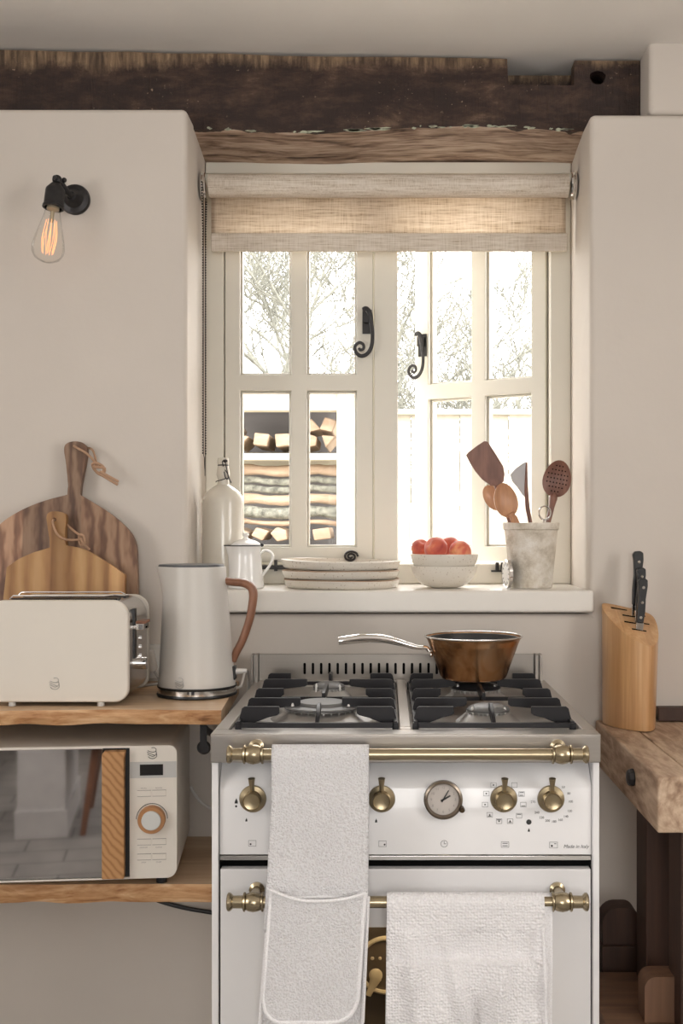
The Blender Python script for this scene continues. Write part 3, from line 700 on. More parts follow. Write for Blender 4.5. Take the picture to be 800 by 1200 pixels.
cxk, czk = mpx(178), mz(960)
b = B(); b.tube([(cxk + .0275 * math.cos(a), -.0004, czk + .0275 * math.sin(a)) for a in [PI * i / 24 for i in range(25)]], .0006, 6, smooth=1)
b.done('dial_scale', INK, cp)
b = B(); b.lathe([(0, 0), (.0245, 0), (.0245, .010), (.0235, .0125), (.0175, .0125), (0, .0125)], (cxk, 0, czk), 40, axis='Y'); b.done('dial', plain('dial wood ring', (.42, .20, .08), .5), cp)
b = B(); b.lathe([(0, .0125), (.0172, .0125), (.0172, .0145), (.016, .0155), (0, .0157)], (cxk, 0, czk), 40, axis='Y'); b.done('dial_cap', plain('dial cap silver', (.66, .66, .64), .35, .1), cp)
b = B(); logo(b, mpx(178), -.0006, mz(883), .019, .00055)
b.done('emblem', INK, cp)
for i, (px, py, tx) in enumerate(((168.5, 924, 'MICRO'), (186, 924, 'POWER'), (168.5, 993.5, 'DEFROST'), (186, 993.5, 'CLOCK'), (168.5, 1011, 'STOP'), (186, 1011, 'START'))):
    b = B(); text_into(b, tx, mpx(px), -.0006, mz(py), .0034); b.done('panel_lettering', INKG, cp)
b = B()
for x in (-.03, -W_ + .03):
    for y in (.03, D_ - .03): b = B(); b.lathe([(.010, 0.0005), (.010, ZB + .003)], (x, y, 0), 16); b.done('foot', BLACK, t)

# ------------------------------------------------------------------ toaster
TX0, TX1 = X(-16, 2.005), X(150, 2.005)
t = thing('toaster', 'cream and chrome toaster standing on the upper shelf left of the kettle', 'toaster', ((TX0 + TX1) / 2, 2.09, S1Z))
def tz(py): return Z(py, 2.005)
z0, z1 = tz(823), tz(703.5)
out = rrect(TX0, TX1, z0, z1, (.022, .024, .030, .030), 10)
b = B(); b.poly(out, 2.003, 2.022); b.done('front_panel', CREAM, t, world=True, bevel=.004, seg=3)
b = B(); b.poly(out, 2.178, 2.192); b.done('back_panel', CREAM, t, world=True, bevel=.004, seg=3)
o2 = rrect(TX0 + .003, TX1 - .003, z0 + .006, z1 - .001, (.015, .018, .036, .030), 10)
b = B()
b.poly(o2, 2.022, 2.178)
b.done('body', metal('toaster brushed steel', (.62, .61, .60), .2, (1, .03, 1)), t, world=True, bevel=.001)
b = B()
for ya, yb in ((2.050, 2.078), (2.115, 2.143)): b = B(); b.box(TX0 + .03, TX1 - .03, ya, yb, z1 - .003, z1 + .0008); b.done('toast_slot', BLACK, t, world=True)
b = B()
zr = z1 + .006
b.tube([(X(24, 2.1), 2.04, z1), (X(28, 2.1), 2.04, zr), (X(132, 2.1), 2.04, zr), (X(140, 2.1), 2.05, zr + .001), (X(146, 2.1), 2.10, z1 + .003)], .0014, 8, smooth=0)
b.tube([(X(10, 2.1), 2.155, z1), (X(14, 2.1), 2.155, zr), (X(134, 2.1), 2.155, zr), (X(140, 2.1), 2.155, z1)], .0014, 8, smooth=0)
b.done('warming_rack', CHROME, t, world=True)
b = B()
b.box(TX1 - .006, TX1 - .001, 2.062, 2.078, tz(776), tz(716)); b.done('lever_slot', BLACK, t, world=True)
b = B(); b.box(TX1 - .004, TX1 + .019, 2.060, 2.080, tz(741), tz(736)); b.box(TX1 + .004, TX1 + .019, 2.048, 2.092, tz(741.5), tz(733))
b.done('lever', CHROME, t, world=True, bevel=.002); lv = t.children[-1]
b = B(); b.box(TX1 + .004, TX1 + .021, 2.047, 2.093, tz(733.5), tz(730)); b.done('lever_cap', HANDLEW, lv, world=True, bevel=.001)
b = B(); b.lathe([(0, 0), (.012, 0), (.012, .012), (.010, .014), (0, .014)], (TX1 - .003, 2.12, tz(786)), 24, axis='X'); b.done('browning_dial', CHROME, t, world=True)
b = B()
for zz in (755, 766, 777): b = B(); b.lathe([(0, 0), (.004, 0), (.004, .003), (0, .003)], (TX1 - .003, 2.12, tz(zz)), 14, axis='X'); b.done('push_button', CHROME, t, world=True)
b = B()
for x in (X(14, 2.01), X(118, 2.01)):
    for y in (2.012, 2.175): b = B(); b.lathe([(.0065, S1Z + .0006), (.0065, z0 + .004)], (x, y, 0), 14); b.done('foot', SILVERP, t, world=True)
b = B(); logo(b, X(63, 2), 2.0025, tz(801), .020, .0005); b.done('emblem', BURN, t, world=True)

# plug in the wall socket, and the flexes
t = thing('plug', 'white plug in its wall socket between the toaster and kettle', 'plug', (X(176, 2.33), 2.33, Z(775, 2.33)))
b = B(); b.poly(rrect(-.018, .024, -.035, .035, .004), -.002, .009); b.done('socket_plate', WHITEP, t, bevel=.002)
b = B(); b.poly([(-.006, -.02), (.014, -.02), (.017, -.012), (.009, .026), (-.003, .026)], -.032, -.002); b.done('plug_body', WHITEP, t, bevel=.004)
b = B(); b.tube([(X(155, 2.17), 2.19, Z(786, 2.17)), (X(160, 2.2), 2.21, .905), (X(170, 2.25), 2.25, .9), (X(185, 2.27), 2.29, .900), (X(178, 2.3), 2.305, .925), (X(177, 2.31), 2.305, Z(784, 2.33))], .0028, 8)
tag(b.done('power_cord', plain('grey flex', (.45, .43, .41), .5)), 'pale toaster power cord trailing over the upper shelf to the plug', 'cord')

# ------------------------------------------------------------------ kettle
KX, KY = X(231, 2.15), 2.15
t = thing('kettle', 'tall matt grey jug kettle with curved wooden handle and chrome base', 'kettle', (KX, KY, S1Z))
k_ = 2.15 / 1311
def kz(py): return Z(py, 2.15) - S1Z
b = B(); zt_ = kz(664)
prof = [(0, kz(806)), (43 * k_, kz(806)), (44.6 * k_, kz(804)), (44.8 * k_, kz(800)), (44 * k_, kz(790))]
for i in range(1, 24):
    f = i / 23; prof.append(((44 - 8.5 * f ** .9) * k_, kz(790) + (zt_ - kz(790)) * f))
prof += [(34.5 * k_, zt_ + .0005), (33.5 * k_, zt_ - .004), (32.5 * k_, zt_ - .006), (0, zt_ - .006)]
b.lathe(prof, (0, 0, 0), 72)
for v in b.bm.verts:
    h = v.co.z / zt_; a = math.atan2(v.co.y, -v.co.x)
    if h > .74 and abs(a) < .9 and math.hypot(v.co.x, v.co.y) > .02:
        wgt = math.cos(a / .9 * PI / 2) ** 2; v.co.x -= wgt * ((h - .74) / .26) ** 1.4 * .0165
    v.co.x -= .004 * h
o = b.done('body', KETC, t)
b = B(); b.lathe([(0, kz(667)), (33.5 * k_, kz(667)), (34.2 * k_, kz(663.5)), (33.5 * k_, kz(661.5)), (30 * k_, kz(661)), (0, kz(660.5))], (-.004, 0, 0), 64)
for v in b.bm.verts:
    a = math.atan2(v.co.y, -v.co.x)
    if abs(a) < .9 and math.hypot(v.co.x, v.co.y) > .04: v.co.x -= math.cos(a / .9 * PI / 2) ** 2 * .0145
b.done('lid', plain('kettle lid dark grey', (.07, .075, .085), .35), t)
b = B(); b.lathe([(0, 0.001), (46 * k_, 0.001), (46.6 * k_, .003), (46.2 * k_, .0065), (0, .0065)], (0, 0, 0), 64); b.done('base_pad', BLACK, t)
b = B(); b.lathe([(0, .0065), (45.0 * k_, .0065), (44.8 * k_, .017), (0, .017)], (0, 0, 0), 64); b.done('base_ring', CHROME, t)
b = B(); b.lathe([(0, .017), (46 * k_, .017), (46.2 * k_, .0205), (45 * k_, kz(804.5)), (0, kz(804.5))], (0, 0, 0), 64); b.done('band', BLACK, t)
b = B()
def kp(px, py): return (X(px, 2.15) - KX, 0, kz(py))
b.tube([kp(260, 680), kp(272, 682), kp(284, 683), kp(293, 687), kp(296.5, 694), kp(296, 706), kp(292, 727), kp(284, 750), kp(277, 764), kp(273, 775)],
       [.0075, .0078, .008, .0085, .0085, .0082, .0078, .0078, .0075, .006], 14, flat=1.35, up=(0, 1, 0), smooth=5)
b.done('handle', HANDLEW, t)
b = B(); b.tube([kp(273, 787), kp(289, 786)], [.006, .0045], 12, flat=1.5, smooth=0); b.done('switch', WHITEP, t)
b = B(); b.box(kp(268, 0)[0], kp(276.5, 0)[0], -.012, .012, kz(796), kz(780)); b.done('switch_housing', BLACK, t, bevel=.002)
b = B(); ang = -.30
tfk = lambda x, z: (45.5 * k_ * math.sin(ang + x * .019 / .073), -45.5 * k_ * math.cos(ang + x * .019 / .073), kz(794.5) + z * .0195)
logo(b, 0, 0, 0, 1, .0007, tf=tfk); b.done('emblem', BURN, t)
b = B(); b.tube([(X(277, 2.2), 2.2, .902), (X(281, 2.22), 2.24, .9005), (X(285, 2.26), 2.28, .92), (X(288, 2.3), 2.325, .915), (X(289, 2.33), 2.332, .86), (X(270, 2.33), 2.332, .8)], .0028, 8)
tag(b.done('power_cord', WHITEP), 'white kettle power cord dropping between the upper shelf and cooker', 'cord')
b = B(); b.tube([(X(223, 2.33), 2.334, Z(922, 2.33)), (X(228, 2.33), 2.332, Z(931, 2.33)), (X(236, 2.33), 2.332, Z(941, 2.33)), (X(250, 2.33), 2.332, Z(949, 2.33)), (X(270, 2.33), 2.332, Z(952, 2.33))], .0032, 8)
tag(b.done('power_cord', WHITEP), 'white cord on the wall between the microwave and cooker', 'cord')
b = B(); b.tube([(X(170, 2.33), 2.332, Z(1048, 2.33)), (X(186, 2.33), 2.331, Z(1056, 2.33)), (X(215, 2.33), 2.331, Z(1064, 2.33)), (X(250, 2.33), 2.331, Z(1070, 2.33)), (X(290, 2.33), 2.331, Z(1076, 2.33))], .0045, 8)
tag(b.done('gas_hose', BLACK), 'black hose sagging on the wall below the lower shelf', 'hose')

# ------------------------------------------------------------------ chopping boards
def chop(name, label, pts, hole, hr, Y, ybase, lean, th, mat, ropefn):
    cxp = sum(p[0] for p in pts) / len(pts); bx = X(cxp, Y)
    t = thing(name, label, 'chopping board', (bx, ybase, S1Z), (-lean, 0, 0))
    loc = [(X(p[0], Y) - bx, (Z(p[1], Y) - S1Z) / math.cos(lean)) for p in pts]
    hh = (X(hole[0], Y) - bx, (Z(hole[1], Y) - S1Z) / math.cos(lean))
    # resample for smoothness
    b = B(); b.poly(loc, -th, 0, holes=[circ(hh[0], hh[1], hr, 14)]); b.done('board', mat, t, bevel=.0025, seg=3)
    b = B(); ropefn(b, hh, lambda px, py: (X(px, Y) - bx, (Z(py, Y) - S1Z) / math.cos(lean))); b.done('leather_loop', LEATHER, t)
    return t
def smooth_out(pts, k=4):
    m = len(pts); out = []
    for i in range(m):
        p0, p1, p2, p3 = [Vector((*pts[(i + d) % m][:2], 0)) for d in (-1, 0, 1, 2)]
        hard = len(pts[i]) > 2 or len(pts[(i + 1) % m]) > 2
        for j in range(k):
            tt = j / k
            v = (p1 + (p2 - p1) * tt) if hard else .5 * ((2 * p1) + (-p0 + p2) * tt + (2 * p0 - 5 * p1 + 4 * p2 - p3) * tt * tt + (-p0 + 3 * p1 - 3 * p2 + p3) * tt ** 3)
            out.append((v.x, v.y))
            if hard: break
    return out
big = [(162, 798, 1), (-28, 798, 1), (-28, 700), (-24, 655), (-14, 632), (0, 614), (19, 601), (38, 592), (57, 585.5), (76.5, 580.5, 1), (77, 570), (74, 545), (71, 527), (74, 519.5), (84, 517), (94, 519.5), (98, 527), (96, 545), (92, 570), (91.5, 580.5, 1), (106, 589), (127, 602), (144, 616), (154, 628), (159, 642), (161, 670), (162, 700)]
def rope_big(b, hh, P):
    y = -.022
    def q(px, py, yy): x, z = P(px, py); return (x, yy, z)
    b.tube([q(87, 525, -.004), q(83, 523, -.021), q(90, 527, -.026), q(100, 533, -.028), q(108, 541, -.028), (q(112, 548, -.028))], .0026, 8, flat=.7)
    b.tube([q(92, 524, .003), q(99, 524, -.004), q(105, 528, -.016), q(109, 537, -.022), q(112, 548, -.024)], .0026, 8, flat=.7)
    for d in ((0, 0), (.0, 1.6)):
        b.tube([q(107 + d[1], 546 + d[1] * 2, -.030), q(112, 544.5 + d[1] * 3, -.034), q(120 + d[1], 549 + d[1], -.029), q(118, 556 + d[1] * 1, -.024), q(110 + d[1], 553 + d[1], -.022)], .003, 8, closed=True)
    b.tube([q(116, 554, -.028), q(125, 559, -.028), q(138, 566, -.028)], .0027, 8, flat=.7); b.tube([q(116, 557, -.026), q(126, 563, -.026), q(137, 569.5, -.026)], .0027, 8, flat=.7)
big_y = 2.279
chop('chopping_board', 'large dark walnut paddle board leaning on the wall behind the smaller board', smooth_out(big), (88, 526), .004, 2.29, big_y, math.atan(.054 / .50), .017, BOARDB, rope_big)
small = [(146, 798, 1), (5, 798, 1), (5, 701, 1), (7.5, 666, 1), (19, 657.5), (38, 648.5), (57.5, 642.5, 1), (57, 634), (54, 618), (52.5, 606), (56, 601), (64, 600), (73, 602), (75.5, 608), (75, 622), (75.5, 636), (77, 640, 1), (91, 642.5), (106, 648), (127.5, 661, 1), (146.2, 674, 1), (146, 693, 1)]
def rope_small(b, hh, P):
    def q(px, py, yy): x, z = P(px, py); return (x, yy, z)
    b.tube([q(61.5, 609, -.008), q(61, 612, -.021), q(64, 622, -.023), q(70, 630, -.024), q(80, 634, -.024), q(90, 634, -.024), q(96, 633, -.024)], .0023, 8)
    b.tube([q(66, 606, .004), q(76, 616, -.004), q(85, 623, -.012), q(95, 630, -.018)], .0023, 8)
    b.tube([q(94, 628, -.026), q(99, 630, -.027), q(100, 637, -.024), q(95, 640, -.022), q(93, 634, -.022)], .0027, 8, closed=True)
    b.tube([q(95, 632, -.028), q(98, 638, -.028), q(102, 642, -.024), q(105, 645, -.020)], .0022, 8)
chop('chopping_board', 'small golden paddle board with thin cord leaning in front of the large board', smooth_out(small), (62, 609.5), .0035, 2.26, 2.252, math.atan(.036 / .36), .015, BOARDS, rope_small)

# ------------------------------------------------------------------ cooker
RX0, RX1 = X(247, 1.72), X(703, 1.72)
YC = 1.72
def cx_(px): return X(px, YC)
def cz_(py): return Z(py, YC)
ck = thing('range_cooker', 'white enamel range cooker with steel hob and brass rails below the window', 'cooker', ((RX0 + RX1) / 2, YC, 0))
b = B()   # carcass with an oven cavity behind the door window
b.box(RX0 + .004, cx_(256), YC + .002, 2.31, .06, cz_(893)); b.box(cx_(694), RX1 - .004, YC + .002, 2.31, .06, cz_(893))
b.box(cx_(256), cx_(694), 2.22, 2.31, .06, cz_(893)); b.box(cx_(256), cx_(694), YC + .06, 2.22, cz_(1010), cz_(893)); b.box(cx_(256), cx_(694), YC + .04, 2.22, .06, .2)
b.done('carcass', ENAMEL, ck, world=True, bevel=.002)
b = B()
for x in (RX0 + .03, RX1 - .03):
    for y in (1.80, 2.25): b = B(); b.lathe([(.018, .0005), (.018, .008), (.012, .02), (.012, .062)], (x, y, 0), 16); b.done('foot', STEELV, ck, world=True)
b = B()   # hob: fascia, raised rim and pressed tray
HT = .9
zf0 = cz_(893)
b.box(RX0, RX1, YC - .006, YC + .03, zf0, HT - .001); b.box(RX0, RX0 + .02, YC + .03, 2.315, zf0 + .004, HT - .001); b.box(RX1 - .02, RX1, YC + .03, 2.315, zf0 + .004, HT - .001)
b.box(RX0 + .02, RX1 - .02, YC + .03, 2.315, HT - .012, HT - .007)
b.box(RX0, RX1, YC - .006, YC + .035, HT - .003, HT + .001); b.box(RX0, RX0 + .022, YC + .035, 2.315, HT - .003, HT + .001); b.box(RX1 - .022, RX1, YC + .035, 2.315, HT - .003, HT + .001)
b.box(.021, .040, YC + .035, 2.29, HT - .01, HT + .006); b.box(RX0 + .02, RX1 - .02, 2.275, 2.315, HT - .01, HT + .001)
hob = b.done('hob_top', STEEL, ck, world=True, bevel=.0025, seg=3)
# upstand with vent slots
yb_ = 2.315
b = B(); x0_, x1_ = X(296, yb_), X(633, yb_)
slots = []
for i in range(23):
    px = 357 + i * 9.66; slots.append(rrect(X(px - 1.5, yb_), X(px + 1.5, yb_), Z(790, yb_), Z(776.5, yb_), .0024, 3))
b.poly([(x0_, HT), (x1_, HT), (x1_, Z(767.5, yb_)), (x0_, Z(767.5, yb_))], yb_ - .004, yb_ - .002, holes=slots)
b.box(x0_, x1_, yb_ - .008, yb_, Z(768, yb_), Z(766.3, yb_))
for xx in (x0_, x1_ - .014):
    b.box(xx, xx + .004, yb_ - .03, yb_, HT, Z(765.5, yb_)); b.box(xx + .009, xx + .014, yb_ - .03, yb_, HT, Z(765.5, yb_)); b.box(xx, xx + .014, yb_ - .012, yb_, HT, Z(766, yb_))
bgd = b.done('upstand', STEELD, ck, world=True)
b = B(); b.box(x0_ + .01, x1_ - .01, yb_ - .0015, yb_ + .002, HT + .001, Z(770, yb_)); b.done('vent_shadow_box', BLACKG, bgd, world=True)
# control panel: slopes under the hob then runs vertical
b = B(); pz = [(YC + .034, cz_(893)), (YC + .030, cz_(900)), (YC + .016, cz_(913)), (YC + .008, cz_(922)), (YC + .006, cz_(926)), (YC + .006, cz_(1003)), (YC + .05, cz_(1003)), (YC + .05, cz_(893))]
va = [b.bm.verts.new((cx_(256.5), y, z)) for y, z in pz]; vb_ = [b.bm.verts.new((cx_(693.5), y, z)) for y, z in pz]
for i in range(len(pz)):
    j = (i + 1) % len(pz); b._f([va[i], va[j], vb_[j], vb_[i]])
b._f(va); b._f(vb_[::-1])
b.done('control_panel', ENAMEL, ck, world=True, bevel=.001); cpn = ck.children[-1]
b = B()
b.box(RX0 + .001, cx_(256), YC, YC + .01, .06, cz_(893.5)); b.done('side_frame', ENAMEL, ck, world=True, bevel=.002); b = B(); b.box(cx_(694.5), RX1 - .001, YC, YC + .01, .06, cz_(893.5))
b.done('side_frame', ENAMEL, ck, world=True, bevel=.002)
b = B(); b.box(cx_(256.5), cx_(693.5), YC + .008, YC + .03, cz_(1010), cz_(1004.5)); b.done('chrome_strip', CHROME, ck, world=True, bevel=.001)
b = B(); b.box(cx_(256.5), cx_(693.5), YC + .014, YC + .038, cz_(1018), cz_(1010)); b.box(cx_(256), cx_(257.5), YC + .012, YC + .03, .1, cz_(1010)); b.box(cx_(692.5), cx_(694.5), YC + .012, YC + .03, .1, cz_(1010)); b.done('door_seal', BLACKG, ck, world=True)
# oven door with window
dz0, dz1 = .12, cz_(1018.5); dx0, dx1 = cx_(258), cx_(692)
wx0, wx1, wz0, wz1 = cx_(330), cx_(620), .19, cz_(1087)
b = B(); b.poly([(dx0, dz0), (dx1, dz0), (dx1, dz1), (dx0, dz1)], YC + .0, YC + .035, holes=[rrect(wx0, wx1, wz0, wz1, .012)])
b.done('oven_door', plain('oven door enamel', (.78, .77, .775), .25, var=.01, coat=.3), ck, world=True, bevel=.0015); dor = ck.children[-1]
b = B(); b.poly(rrect(wx0 + .001, wx1 - .001, wz0 + .001, wz1 - .001, .012), YC + .006, YC + .010); b.done('oven_window', OVENG, dor, world=True)
b = B()
b.box(cx_(270), cx_(680), 2.13, 2.15, .2, .88 - .17); b.box(cx_(270), cx_(274), YC + .045, 2.13, .2, .71); b.box(cx_(676), cx_(680), YC + .045, 2.13, .2, .71)
b.box(cx_(274), cx_(676), YC + .045, 2.13, .2, .21)
b.done('oven_cavity', OVENI, ck, world=True)
ol = bpy.data.lights.new('oven_fill_light', 'POINT'); ol.energy = 1.8; ol.color = (1, .82, .55); ol.shadow_soft_size = .015  # added fill light, brightens the fan plate behind the oven glass
olo = bpy.data.objects.new('oven_fill_light', ol); COL.objects.link(olo); olo.location = (.10, 1.95, .655)
b = B(); fy = 2.09
fcx, fcz, fr = X(452, fy), Z(1136, fy), 32 * fy / 1311
b.lathe([(0, 0), (fr * .97, 0), (fr * .95, .006), (0, .010)], (fcx, fy + .03, fcz), 40, axis='Y'); b.done('fan_cover', OVENF, ck, world=True); fan = ck.children[-1]
b = B(); b.tube([(fcx + fr * math.cos(a), fy + .02, fcz + fr * math.sin(a)) for a in [2 * PI * i / 28 for i in range(28)]], .0045, 8, closed=True, smooth=2)
for px in (436, 445): b.sphere((X(px, fy), fy + .016, Z(1127, fy)), .0035, (1, .4, 1), 12)
b.tube([(X(431, fy), fy + .016, Z(1171, fy)), (X(436, fy), fy + .016, Z(1160, fy)), (X(440, fy), fy + .016, Z(1150, fy))], [.005, .007, .012], 12, flat=.3)
b.sphere((X(440, fy), fy + .016, Z(1147, fy)), .013, (1, .3, 1), 16)
b.done('fan_fitting', OVENP, fan, world=True)
# rails
def rail(name, parent, zc_, y, wall_y):
    b = B(); xa, xb = X(300, y), X(655, y)
    b.lathe([(.0, xa), (.0088, xa), (.0088, xb), (0, xb)], (0, y, zc_), 28, axis='X')
    r = b.done(name, BRASS, parent, world=True)
    def endp(x, sg):
        e = B(); s = sg
        prof = [(0, 0), (.0088, 0), (.0088, .001), (.0138, .0015), (.0145, .003), (.0138, .0045), (.0115, .005), (.0135, .010), (.0148, .017), (.0135, .024), (.0115, .028), (.0138, .0288), (.0145, .030), (.0138, .0315), (.0095, .033), (.0092, .047), (.0115, .049), (.0135, .0515), (.0135, .0545), (.0115, .056), (0, .056)]
        e.lathe([(rr, x + s * h) for rr, h in prof], (0, y, zc_), 32, axis='X')
        cxp = x + s * .017
        e.lathe([(.012, -.001), (.012, .003), (.0075, .006), (.0075, wall_y - y)], (cxp, wall_y, zc_ + .003), 24, axis='Y')
        o = e.done('rail_end', BRASS, r, world=True)
        d = B(); d.lathe([(.0, .0048), (.0118, .0048), (.0118, .0058), (0, .0058)], (0, 0, 0), 24, axis='X'); 
        for v in d.bm.verts: v.co.x = x + s * v.co.x; v.co.y += y; v.co.z += zc_
        d.done('dark_ring', BRASSD, r, world=True); d = B(); d.lathe([(.0, x + s * .0278), (.0119, x + s * .0278), (.0119, x + s * .0288), (0, x + s * .0288)], (0, y, zc_), 24, axis='X')
        d.done('dark_ring', BRASSD, r, world=True)
    endp(X(310, y), -1); endp(X(645, y), 1)
    return r
YR = 1.672
rail('towel_rail', ck, Z(884, YR), YR, YC - .006)
rail('door_rail', dor, Z(1057, YR), YR, YC)
# knobs
yp = YC + .006
def knob(px, py):
    x, z = X(px, 1.70), Z(py, 1.70)
    b = B(); b.lathe([(0, 0), (.0205, 0), (.0210, .003), (.0200, .006), (.0175, .0068), (.0140, .008), (.0132, .012), (.0140, .020), (.0139, .0225), (.0128, .0235), (.0118, .0222), (.0, .0195)], (x, yp, z), 44, axis='Y')
    o = b.done('control_knob', BRASSK, ck, world=True)
    b = B(); b.tube([(x, yp - .014, z + .012), (x, yp - .017, z + .022), (x, yp - .019, z + .0350)], [.0036, .0036, .0054], 14, smooth=2); b.done('lever', BRASSK, o, world=True)
for px in (294, 447, 592, 648): knob(px, 940.5)
xk, zk = X(520, 1.70), Z(941, 1.70)
b = B(); b.lathe([(0, 0), (.0285, 0), (.030, .004), (.0295, .010), (.0265, .012), (.0245, .009), (.0240, .004), (0, .004)], (xk, yp, zk), 48, axis='Y'); b.done('clock', metal('aged nickel', (.30, .25, .20), .3), ck, world=True); clk = ck.children[-1]
b = B(); b.lathe([(0, .0045), (.0238, .0045), (.0238, .0052), (0, .0052)], (xk, yp, zk), 40, axis='Y'); b.done('clock_face', plain('clock face', (.55, .50, .46), .4), clk, world=True)
b = B()
for i in range(12):
    a = PI / 2 - 2 * PI * (i + 1) / 12; text_into(b, str(i + 1), xk + .0185 * math.cos(a), yp - .0056, zk + .0185 * math.sin(a), .0055)
b.done('clock_numerals', INKG, clk, world=True)
b = B()
for a, L, w__ in ((math.radians(30), .0125, .0012), (math.radians(60), .0165, .0008)):
    b.tube([(xk - .004 * math.cos(a), yp - .006, zk - .004 * math.sin(a)), (xk + L * math.cos(a), yp - .006, zk + L * math.sin(a))], [w__ * 1.3, w__], 6, smooth=0)
b.done('clock_hands', INK, clk, world=True)
b = B(); b.lathe([(0, 0), (.004, 0), (.0045, .012), (.0035, .016), (0, .016)], (X(542, 1.7), yp, Z(952, 1.7)), 20, axis='Y'); b.done('setting_knob', BRASSD, clk, world=True)
# printed markings
ym = yp - .0003
mk = B()
def flush(nm):
    global mk
    mk.done(nm, INK, cpn, world=True); mk = B()
def ic(px, py, w2=4.2, h2=3.6):
    x, z, ww, hh, th = cx_(px), cz_(py), w2 * .00131, h2 * .00131, .00038
    mk.box(x - ww, x + ww, ym - .0002, ym + .0002, z - hh, z - hh + th); mk.box(x - ww, x + ww, ym - .0002, ym + .0002, z + hh - th, z + hh)
    mk.box(x - ww, x - ww + th, ym - .0002, ym + .0002, z - hh, z + hh); mk.box(x + ww - th, x + ww, ym - .0002, ym + .0002, z - hh, z + hh)
def dot(px, py, r=1.0):
    mk.poly(circ(cx_(px), cz_(py), r * .00131, 10), ym - .0002, ym + .0002)
def bar_(px, py, w2): mk.box(cx_(px - w2), cx_(px + w2), ym - .0002, ym + .0002, cz_(py + .35), cz_(py - .35))
def flame(px, py, s=1.0):
    mk.poly([(cx_(px - 1.6 * s), cz_(py + 2.2 * s)), (cx_(px + 1.6 * s), cz_(py + 2.2 * s)), (cx_(px + 1.4 * s), cz_(py)), (cx_(px + .2), cz_(py - 3 * s)), (cx_(px - 1.2 * s), cz_(py))], ym - .0002, ym + .0002)
ic(295, 989.5, 4.5, 3.5); dot(293, 990.5, 1.1); flush('burner_symbol'); flame(276, 940, 1.2); dot(276, 946, 1.3); flush('flame_mark'); flame(288, 962, .8)
flush('flame_mark'); ic(448, 990, 4.5, 3.5); dot(450.5, 991, 1.1); flush('burner_symbol'); flame(440.5, 963, .9)
flush('flame_mark'); mk.tube([(cx_(520.5) + .0052 * math.cos(a), ym, cz_(990) + .0052 * math.sin(a)) for a in [2 * PI * i / 24 for i in range(24)]], .0003, 5, closed=True, smooth=1); mk.box(cx_(520.2), cx_(520.7), ym - .0002, ym, cz_(990), cz_(987)); mk.box(cx_(520.2), cx_(523), ym - .0002, ym, cz_(990.3), cz_(989.8))
flush('clock_symbol'); ic(592, 991, 4.6, 3.4); bar_(592, 989.5, 3); bar_(592, 992.4, 3)
flush('oven_symbol'); ic(649, 991.5, 4.8, 3.6); dot(647, 992.5, 1.2); bar_(651, 990, 1.2)
flush('thermostat_symbol')
for px, py, k2 in ((578.5, 921, 0), (603, 921, 1), (570, 931, 2), (611.5, 931.5, 3), (568.5, 944, 4), (613.5, 944, 5), (574, 956, 6), (608.5, 957, 7), (585, 963.5, 8), (598, 963.5, 9)):
    ic(px, py, 3.4, 2.9)
    if k2 in (3, 7, 5, 8): bar_(px, py - 1.6 if k2 != 5 else py + 1.6, 2.4)
    if k2 in (3, 6, 9): bar_(px, py + 1.5, 2)
    if k2 in (0, 2, 4, 6, 8, 9): dot(px, py, .9)
flush('oven_function_symbols'); dot(620, 964.5, 3.2); flame(620, 974, .8)
flush('indicator_light')
for tx, px, py in (('50', 660.5, 923.5), ('80', 667, 931), ('100', 669, 940.5), ('120', 668, 951.5), ('140', 663.5, 958), ('160', 657, 962), ('180', 649.5, 964), ('200', 642, 963), ('220', 635, 959.3), ('240', 629.5, 953.3), ('270', 625, 941)):
    text_into(mk, tx, cx_(px), ym, cz_(py), .0050)
flush('temperature_scale'); text_into(mk, 'Made in Italy', cx_(675.5), ym, cz_(993.3), .0076, .25)
mk.done('origin_lettering', INK, cpn, world=True)

# burners
def burner(px_c, Y, rcap, rbase, capm, big=False):
    x = px_c
    b = B(); b.lathe([(0, 0), (rbase, 0), (rbase, .003), (rbase * .8, .012), (rcap * .93, .020), (rcap * .93, .022), (0, .022)], (x, Y, HT - .0105), 44)
    for i in range(30):
        a = 2 * PI * i / 30; ca, sa = math.cos(a), math.sin(a)
        m = Matrix.Translation((x + rcap * .93 * ca, Y + rcap * .93 * sa, HT + .0065)) @ Matrix.Rotation(a, 4, 'Z'); b.box(-.003, .003, -.0012, .0012, -.004, .004, m)
    o = b.done('burner', BURN, ck, world=True)
    b = B(); zt = HT + .0115
    if big: b.lathe([(0, 0), (rcap, 0), (rcap * 1.02, .002), (rcap, .004), (rcap * .66, .005), (rcap * .62, .009), (rcap * .6, .010), (0, .0105)], (x, Y, zt), 48)
    else: b.lathe([(0, 0), (rcap, 0), (rcap * 1.02, .002), (rcap * .95, .005), (rcap * .6, .010), (0, .012)], (x, Y, zt), 40)
    b.done('burner_cap', capm, o, world=True)
    b = B(); b.lathe([(.0025, -.01), (.0025, .004), (.0012, .008)], (x - rcap * .75, Y - .02, zt + .002), 10); b.done('igniter', WHITEP, o, world=True); b = B(); b.lathe([(.0025, -.01), (.0025, .003), (.0012, .006)], (x + rcap * .72, Y - .02, zt + .002), 10); b.done('igniter', WHITEP, o, world=True)
XGL, XGR = -.109, .171
burner(XGL, 1.905, .064, .088, CAPG, True); burner(XGL, 2.14, .030, .045, CAPG); burner(XGR, 1.875, .036, .055, CAPG); burner(XGR, 2.13, .047, .062, CAPD)
